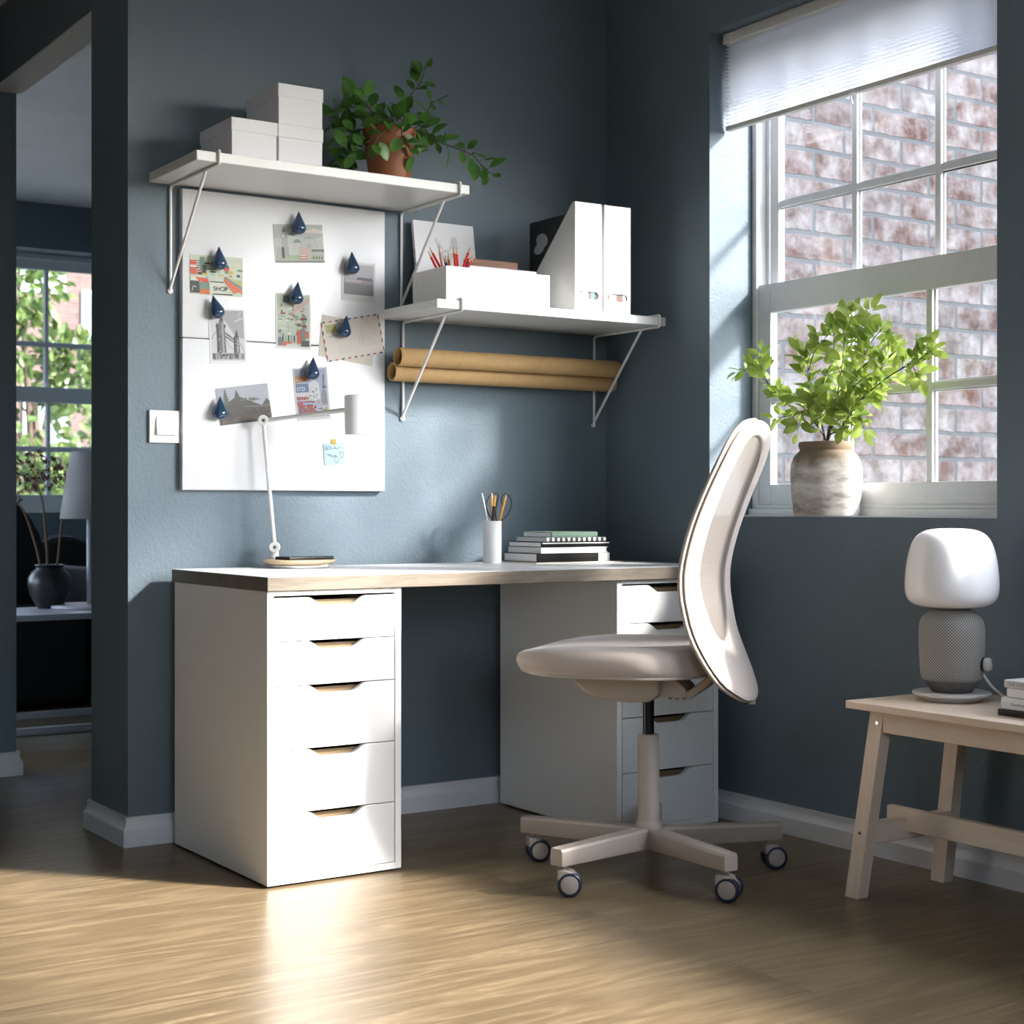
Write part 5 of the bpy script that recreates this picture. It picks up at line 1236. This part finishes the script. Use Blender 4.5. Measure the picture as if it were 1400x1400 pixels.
# ================================================================== on the bench: speaker lamp, cable, books
BT = .455
LC = Vector((-.205, -1.585, BT)); 
tl = thing('table_lamp', 'mushroom-shaped white glass lamp on a grey woven speaker body, standing on the bench', 'lamp', LC)
mat('plinth_grey', (.55, .53, .52), .5); mat('opal_glass', (.88, .88, .90), .22)
def weave():
    m = bpy.data.materials.new('grey_weave'); t, b = nt(m); tc = node(t, 'ShaderNodeTexCoord'); sp = node(t, 'ShaderNodeSeparateXYZ'); t.links.new(tc.outputs['Object'], sp.inputs[0])
    at = node(t, 'ShaderNodeMath', operation='ARCTAN2'); t.links.new(sp.outputs['Y'], at.inputs[0]); t.links.new(sp.outputs['X'], at.inputs[1])
    def sn(a, ka, b_, kb):
        x = node(t, 'ShaderNodeMath', operation='MULTIPLY'); t.links.new(a, x.inputs[0]); x.inputs[1].default_value = ka
        y = node(t, 'ShaderNodeMath', operation='MULTIPLY_ADD'); t.links.new(b_, y.inputs[0]); y.inputs[1].default_value = kb; t.links.new(x.outputs[0], y.inputs[2])
        s = node(t, 'ShaderNodeMath', operation='SINE'); t.links.new(y.outputs[0], s.inputs[0]); return s.outputs[0]
    mu = node(t, 'ShaderNodeMath', operation='ADD'); t.links.new(sn(at.outputs[0], 64, sp.outputs['Z'], 900), mu.inputs[0]); t.links.new(sn(at.outputs[0], 64, sp.outputs['Z'], -900), mu.inputs[1])
    ma = node(t, 'ShaderNodeMath', operation='MULTIPLY_ADD'); t.links.new(mu.outputs[0], ma.inputs[0]); ma.inputs[1].default_value = .25; ma.inputs[2].default_value = .5
    r1 = ramp(t, [(.1, (.075, .07, .062)), (.85, (.46, .45, .43))]); t.links.new(ma.outputs[0], r1.inputs['Fac']); t.links.new(r1.outputs['Color'], b.inputs['Base Color']); b.inputs['Roughness'].default_value = .85
    bp = node(t, 'ShaderNodeBump', i_Strength=.5, i_Distance=.002); t.links.new(ma.outputs[0], bp.inputs['Height']); t.links.new(bp.outputs['Normal'], b.inputs['Normal']); MATS['grey_weave'] = m
weave()
bm = BM(); lathe(bm, [(0, 0), (.060, 0), (.066, .003), (.070, .009), (.086, .0125), (.0885, .016), (.0875, .0195), (.082, .021), (.05, .0195), (0, .0195)], 56, LC); obj('plinth', bm, 'plinth_grey', tl, smooth=40)
bm = BM(); n = 60
rows = []
for r, z in ((.043, .0196), (.046, .022), (.066, .048), (.068, .052)):
    rows.append([bm.verts.new(LC + Vector(((r - (.0016 if i % 2 else 0)) * math.cos(2 * PI * i / (2 * n)), (r - (.0016 if i % 2 else 0)) * math.sin(2 * PI * i / (2 * n)), z))) for i in range(2 * n)])
for q, w_ in zip(rows, rows[1:]):
    for i in range(2 * n): bm.faces.new((q[i], q[(i + 1) % (2 * n)], w_[(i + 1) % (2 * n)], w_[i]))
bm.faces.new(rows[0]); bm.faces.new(rows[-1]); o = obj('ribbed_foot', bm, mat('rib_grey', (.12, .115, .10), .7), tl); 
bm = BM(); lathe(bm, [(0, .048), (.066, .048), (.0695, .060), (.0715, .085), (.0735, .130), (.0735, .165), (.0715, .178), (.066, .190), (.057, .199), (.047, .206), (0, .207)], 64, LC); obj('woven_body', bm, 'grey_weave', tl, smooth=50)
bm = BM(); lathe(bm, [(0, .206), (.042, .206), (.042, .213), (0, .213)], 32, LC); obj('collar', bm, 'rib_grey', tl, smooth=40)
sh = [(0, .2115), (.050, .212), (.075, .2155), (.090, .2235), (.098, .237), (.1005, .255), (.0995, .285), (.0955, .320), (.0895, .348), (.081, .369), (.070, .381), (.055, .3885), (.035, .392), (0, .393)]
bm = BM(); lathe(bm, [(r * 1.05, z) for r, z in sh], 64, LC); obj('glass_shade', bm, 'opal_glass', tl, smooth=60, subsurf=1)
kd = Vector((.406, -.913, 0)).normalized(); kp = LC + kd * .0685 + Vector((0, 0, .086)); M = Matrix.Translation(kp) @ kd.to_track_quat('Z', 'Y').to_matrix().to_4x4()
bm = BM(); lathe(bm, [(0, 0), (.0165, 0), (.0165, .006), (0, .006)], 28, M=M); obj('knob_seat', bm, 'black', tl, smooth=40)
bm = BM(); lathe(bm, [(0, .0062), (.0140, .0062), (.0150, .008), (.0150, .017), (.0135, .019), (0, .019)], 28, M=M)
kn = obj('knob', bm, 'plinth_grey', tl, smooth=40)
bm = BM(); merge(bm, bbox(-.0015, .0015, -.012, .012, .0188, .0225, .0006, 1), M @ Matrix.Rotation(R(15), 4, 'Z')); obj('knob_grip', bm, 'plinth_grey', kn)
ck = Vector((.66, -.75, 0)).normalized(); bm = BM()
tube(bm, curve_pts([LC + ck * r + Vector((0, 0, z)) for r, z in ((.060, .078), (.074, .052), (.098, .024), (.135, .0045))] + [Vector((-.075, -1.78, BT + .0035)), Vector((-.06, -1.95, BT + .0035))], 40), .0032, 8)
obj('power_cord', bm, 'white_lacquer', tl, smooth=60)
# books on the bench, spines to the room
mat('novel_grey', (.60, .60, .60), .6); mat('charcoal_cloth', (.025, .023, .026), .5); mat('ink_black', (.005, .005, .006), .35)
def bbook(label, xs, y1, z0, z1, cover, txt=None, size=.011, col='ink_grey', ty=.02, L=.21, D=.155, depth=.0002, ex=0.):
    t = thing('book', label, 'book', (xs + D / 2, y1 - L / 2, z0), group='books on the bench'); r = (z1 - z0) / 2
    prof = [(xs + D, z0), (xs + .003, z0), (xs + .0008, z0 + .0015), (xs, z0 + r), (xs + .0008, z1 - .0015), (xs + .003, z1), (xs + D, z1), (xs + D, z1 - .002), (xs + .005, z1 - .002), (xs + .005, z0 + .002), (xs + D, z0 + .002)]
    bm = BM(); prism(bm, prof, 'y', y1 - L, y1); cv = obj('cover', bm, cover, t)
    bm = BM(); box(bm, xs + .0052, xs + D - .003, y1 - L + .003, y1 - .003, z0 + .0021, z1 - .0021); obj('pages', bm, 'page_white', t)
    if txt:
        b = text_bm(txt, size, 0, depth, ex); merge_bm = BM(); merge(merge_bm, b, Matrix.Translation((xs - .0004, y1 - ty, z0 + r - size * .36)) @ Matrix.Rotation(-PI / 2, 4, 'Z') @ Matrix.Rotation(PI / 2, 4, 'X'))
        obj('spine_title', merge_bm, col, cv)
def by(u, x=-.328): return atX(u, 950, x).y
z = BT + .0002
bbook('black clothbound book, lowest of the stack on the bench', -.328, by(1364), z, z + .0135, 'charcoal_cloth', 'COLLIER SC', .0085, 'ink_black', .020, ex=.0004); z += .0137
bbook('white book with a small black title, second from the bottom on the bench', -.326, by(1367.5), z, z + .0255, 'cover_white', 'Another A', .0100, 'ink_grey', .026); z += .0257
bbook('untitled white book in the middle of the stack on the bench', -.322, by(1374), z, z + .0200, 'cover_white'); z += .0202
bbook('pale grey book with a grey title, topmost of the stack on the bench', -.324, by(1371), z, z + .0165, 'novel_grey', 'THE SWEDI', .0105, mat('ink_pale', (.33, .33, .34), .6).name, .010)

# ================================================================== the room beyond the passage
mat('furniture_black', (.004, .004, .0045), .7); mat('table_white', (.52, .52, .55), .4)
TX0_, TX1_, TYA, TYB, TZ = -2.10, -.50, 2.17, 2.67, .473
ct = thing('side_table', 'low white table with a thin sled frame in the room beyond the passage', 'table', (-1.3, 2.42, 0))
obj('table_top', bbox(TX0_, TX1_, TYA, TYB, TZ - .024, TZ, .002), 'table_white', ct)
for y in (TYA + .012, TYB - .012):
    obj('floor_rail', bbox(TX0_, TX1_, y - .011, y + .011, 0.001, .030, .002), 'table_white', ct)
    for x in (TX0_ + .012, TX1_ - .012): obj('leg', bbox(x - .011, x + .011, y - .011, y + .011, .030, TZ - .024, .002), 'table_white', ct)
fl = atZ(122.5, 831, TZ)
t = thing('table_lamp', 'white lamp with a tapered cloth shade on the low table beyond the passage', 'lamp', fl)
bm = BM(); lathe(bm, [(0, 0), (.155, 0), (.160, .004), (.160, .012), (.156, .016), (0, .016)], 48, fl); obj('base', bm, 'table_white', t, smooth=40)
bm = BM(); lathe(bm, [(0, .016), (.012, .016), (.012, .40), (0, .40)], 20, fl); obj('pole', bm, 'table_white', t, smooth=40)
sheer_mat('lamp_cloth', (.50, .49, .50), .15)
bm = BM(); lathe(bm, [(.122, .375), (.077, .655)], 48, fl); o = obj('lamp_shade', bm, 'lamp_cloth', t, smooth=60); o.modifiers.new('s', 'SOLIDIFY').thickness = .002
VC = atZ(68, 831.5, TZ); mat('black_clay', (.018, .018, .018), .35, bump=.3, bscale=60)
bm = BM(); lathe(bm, [(0, .003), (.045, .0), (.052, .004), (.078, .05), (.090, .100), (.088, .128), (.074, .153), (.058, .165), (.055, .170), (.062, .180), (.060, .183), (.052, .180), (.05, .168), (.07, .14), (.07, .06), (.03, .012), (0, .01)], 48)
o = obj('vase', bm, 'black_clay', None, smooth=50); o.location = VC; tag(o, 'round black clay vase of dried flowers on the low table beyond the passage', 'vase')
mat('dry_stem', (.16, .09, .045), .8, var=.3, vscale=40); mat('dry_seed', (.07, .04, .025), .9)
dv = (VC - CAM).dot(Vector((math.sin(YAW), math.cos(YAW), 0)))
def D_(u, v, dd=0.): return atD(u, v, dv + dd)
def umbel(label, pts, tip_dir, rad, seed, n=22):
    random.seed(seed); b = VC + Vector((random.uniform(-.02, .02), random.uniform(-.02, .02), .0125))
    t = thing('dried_flower', label, 'dried flower', b, group='dried flowers in the black vase')
    P = curve_pts([b] + pts, 18); bm = BM(); tube(bm, P, [.0065 - .0002 * i for i in range(18)], 8); obj('stem', bm, 'dry_stem', t, smooth=60)
    bm = BM(); c = P[-1]; ax = Vector(tip_dir).normalized(); a, b2 = frame_at(ax)
    for i in range(n):
        q = (i + .5) / n; th = math.acos(1 - q * 1.15); f = i * 2.4
        d = (ax * math.cos(th) + (a * math.cos(f) + b2 * math.sin(f)) * math.sin(th)).normalized(); e = c + d * rad * random.uniform(.85, 1.05)
        tube(bm, [c, c.lerp(e, .5) + ax * .004, e], .0009, 4, 0)
        for k in range(9):
            d2 = (d + rv(.8)).normalized(); s = e + d2 * .018 * random.uniform(.6, 1.2); tube(bm, [e, s], .0006, 3, 0, False)
            new = lathe(bm, [(0, -.0045), (.004, 0), (0, .0055)], 5, s, mi=1)
    obj('flower_head', bm, ['dry_stem', 'dry_seed'], t)
umbel('tall dried umbel flower in the middle of the black vase', [D_(65, 767), D_(61, 715), D_(58, 685), D_(48, 655)], (-.25, -.3, 1), .105, 31, 34)
umbel('dried umbel flower leaning left out of the black vase', [D_(54, 767), D_(44, 730), D_(32, 698), D_(20, 684)], (-.6, .2, .8), .10, 32)
umbel('dried umbel flower leaning right behind the white lamp shade', [D_(79, 767), D_(82, 735), D_(86, 705, .1), D_(93, 668, .16)], (.2, .2, 1), .10, 33)
def armchair(label, loc, rz, H, W):
    t = thing('armchair', label, 'armchair', loc, rz, 'black armchairs beyond the passage')
    bm = bbox(-W / 2 + .08, W / 2 - .08, -.36, .30, .02, .44, .05, 4); obj('seat', bm, 'furniture_black', t, world=False, smooth=50)
    bm = BM(); pts = [(-W / 2, .18)] + [(-W / 2 + W * .5 * (1 - math.cos(PI * k / 16)) / 1, H - .42 + .42 * math.sin(PI * k / 16)) for k in range(17)] + [(W / 2, .18)]
    prism(bm, pts, 'y', .22, .36); obj('backrest', bm, 'furniture_black', t, world=False, bevel=.03)
    for s in (-1, 1):
        obj('armrest', bbox(s * W / 2 - .06, s * W / 2 + .06, -.36, .28, .03, .62, .04, 4), 'furniture_black', t, world=False, smooth=50)
        for y in (-.3, .28):
            bm = BM(); tube(bm, [(s * (W / 2 - .06), y, 0), (s * (W / 2 - .08), y, .17)], [.014, .02], 12); obj('leg', bm, 'furniture_black', t, world=False)
armchair('tall round-backed black armchair behind the vase, beyond the passage', (-1.12, 3.25, 0), R(8), 1.03, .92)
armchair('lower black armchair behind the white lamp, beyond the passage', (-.385, 4.04, 0), 0, .75, .60)
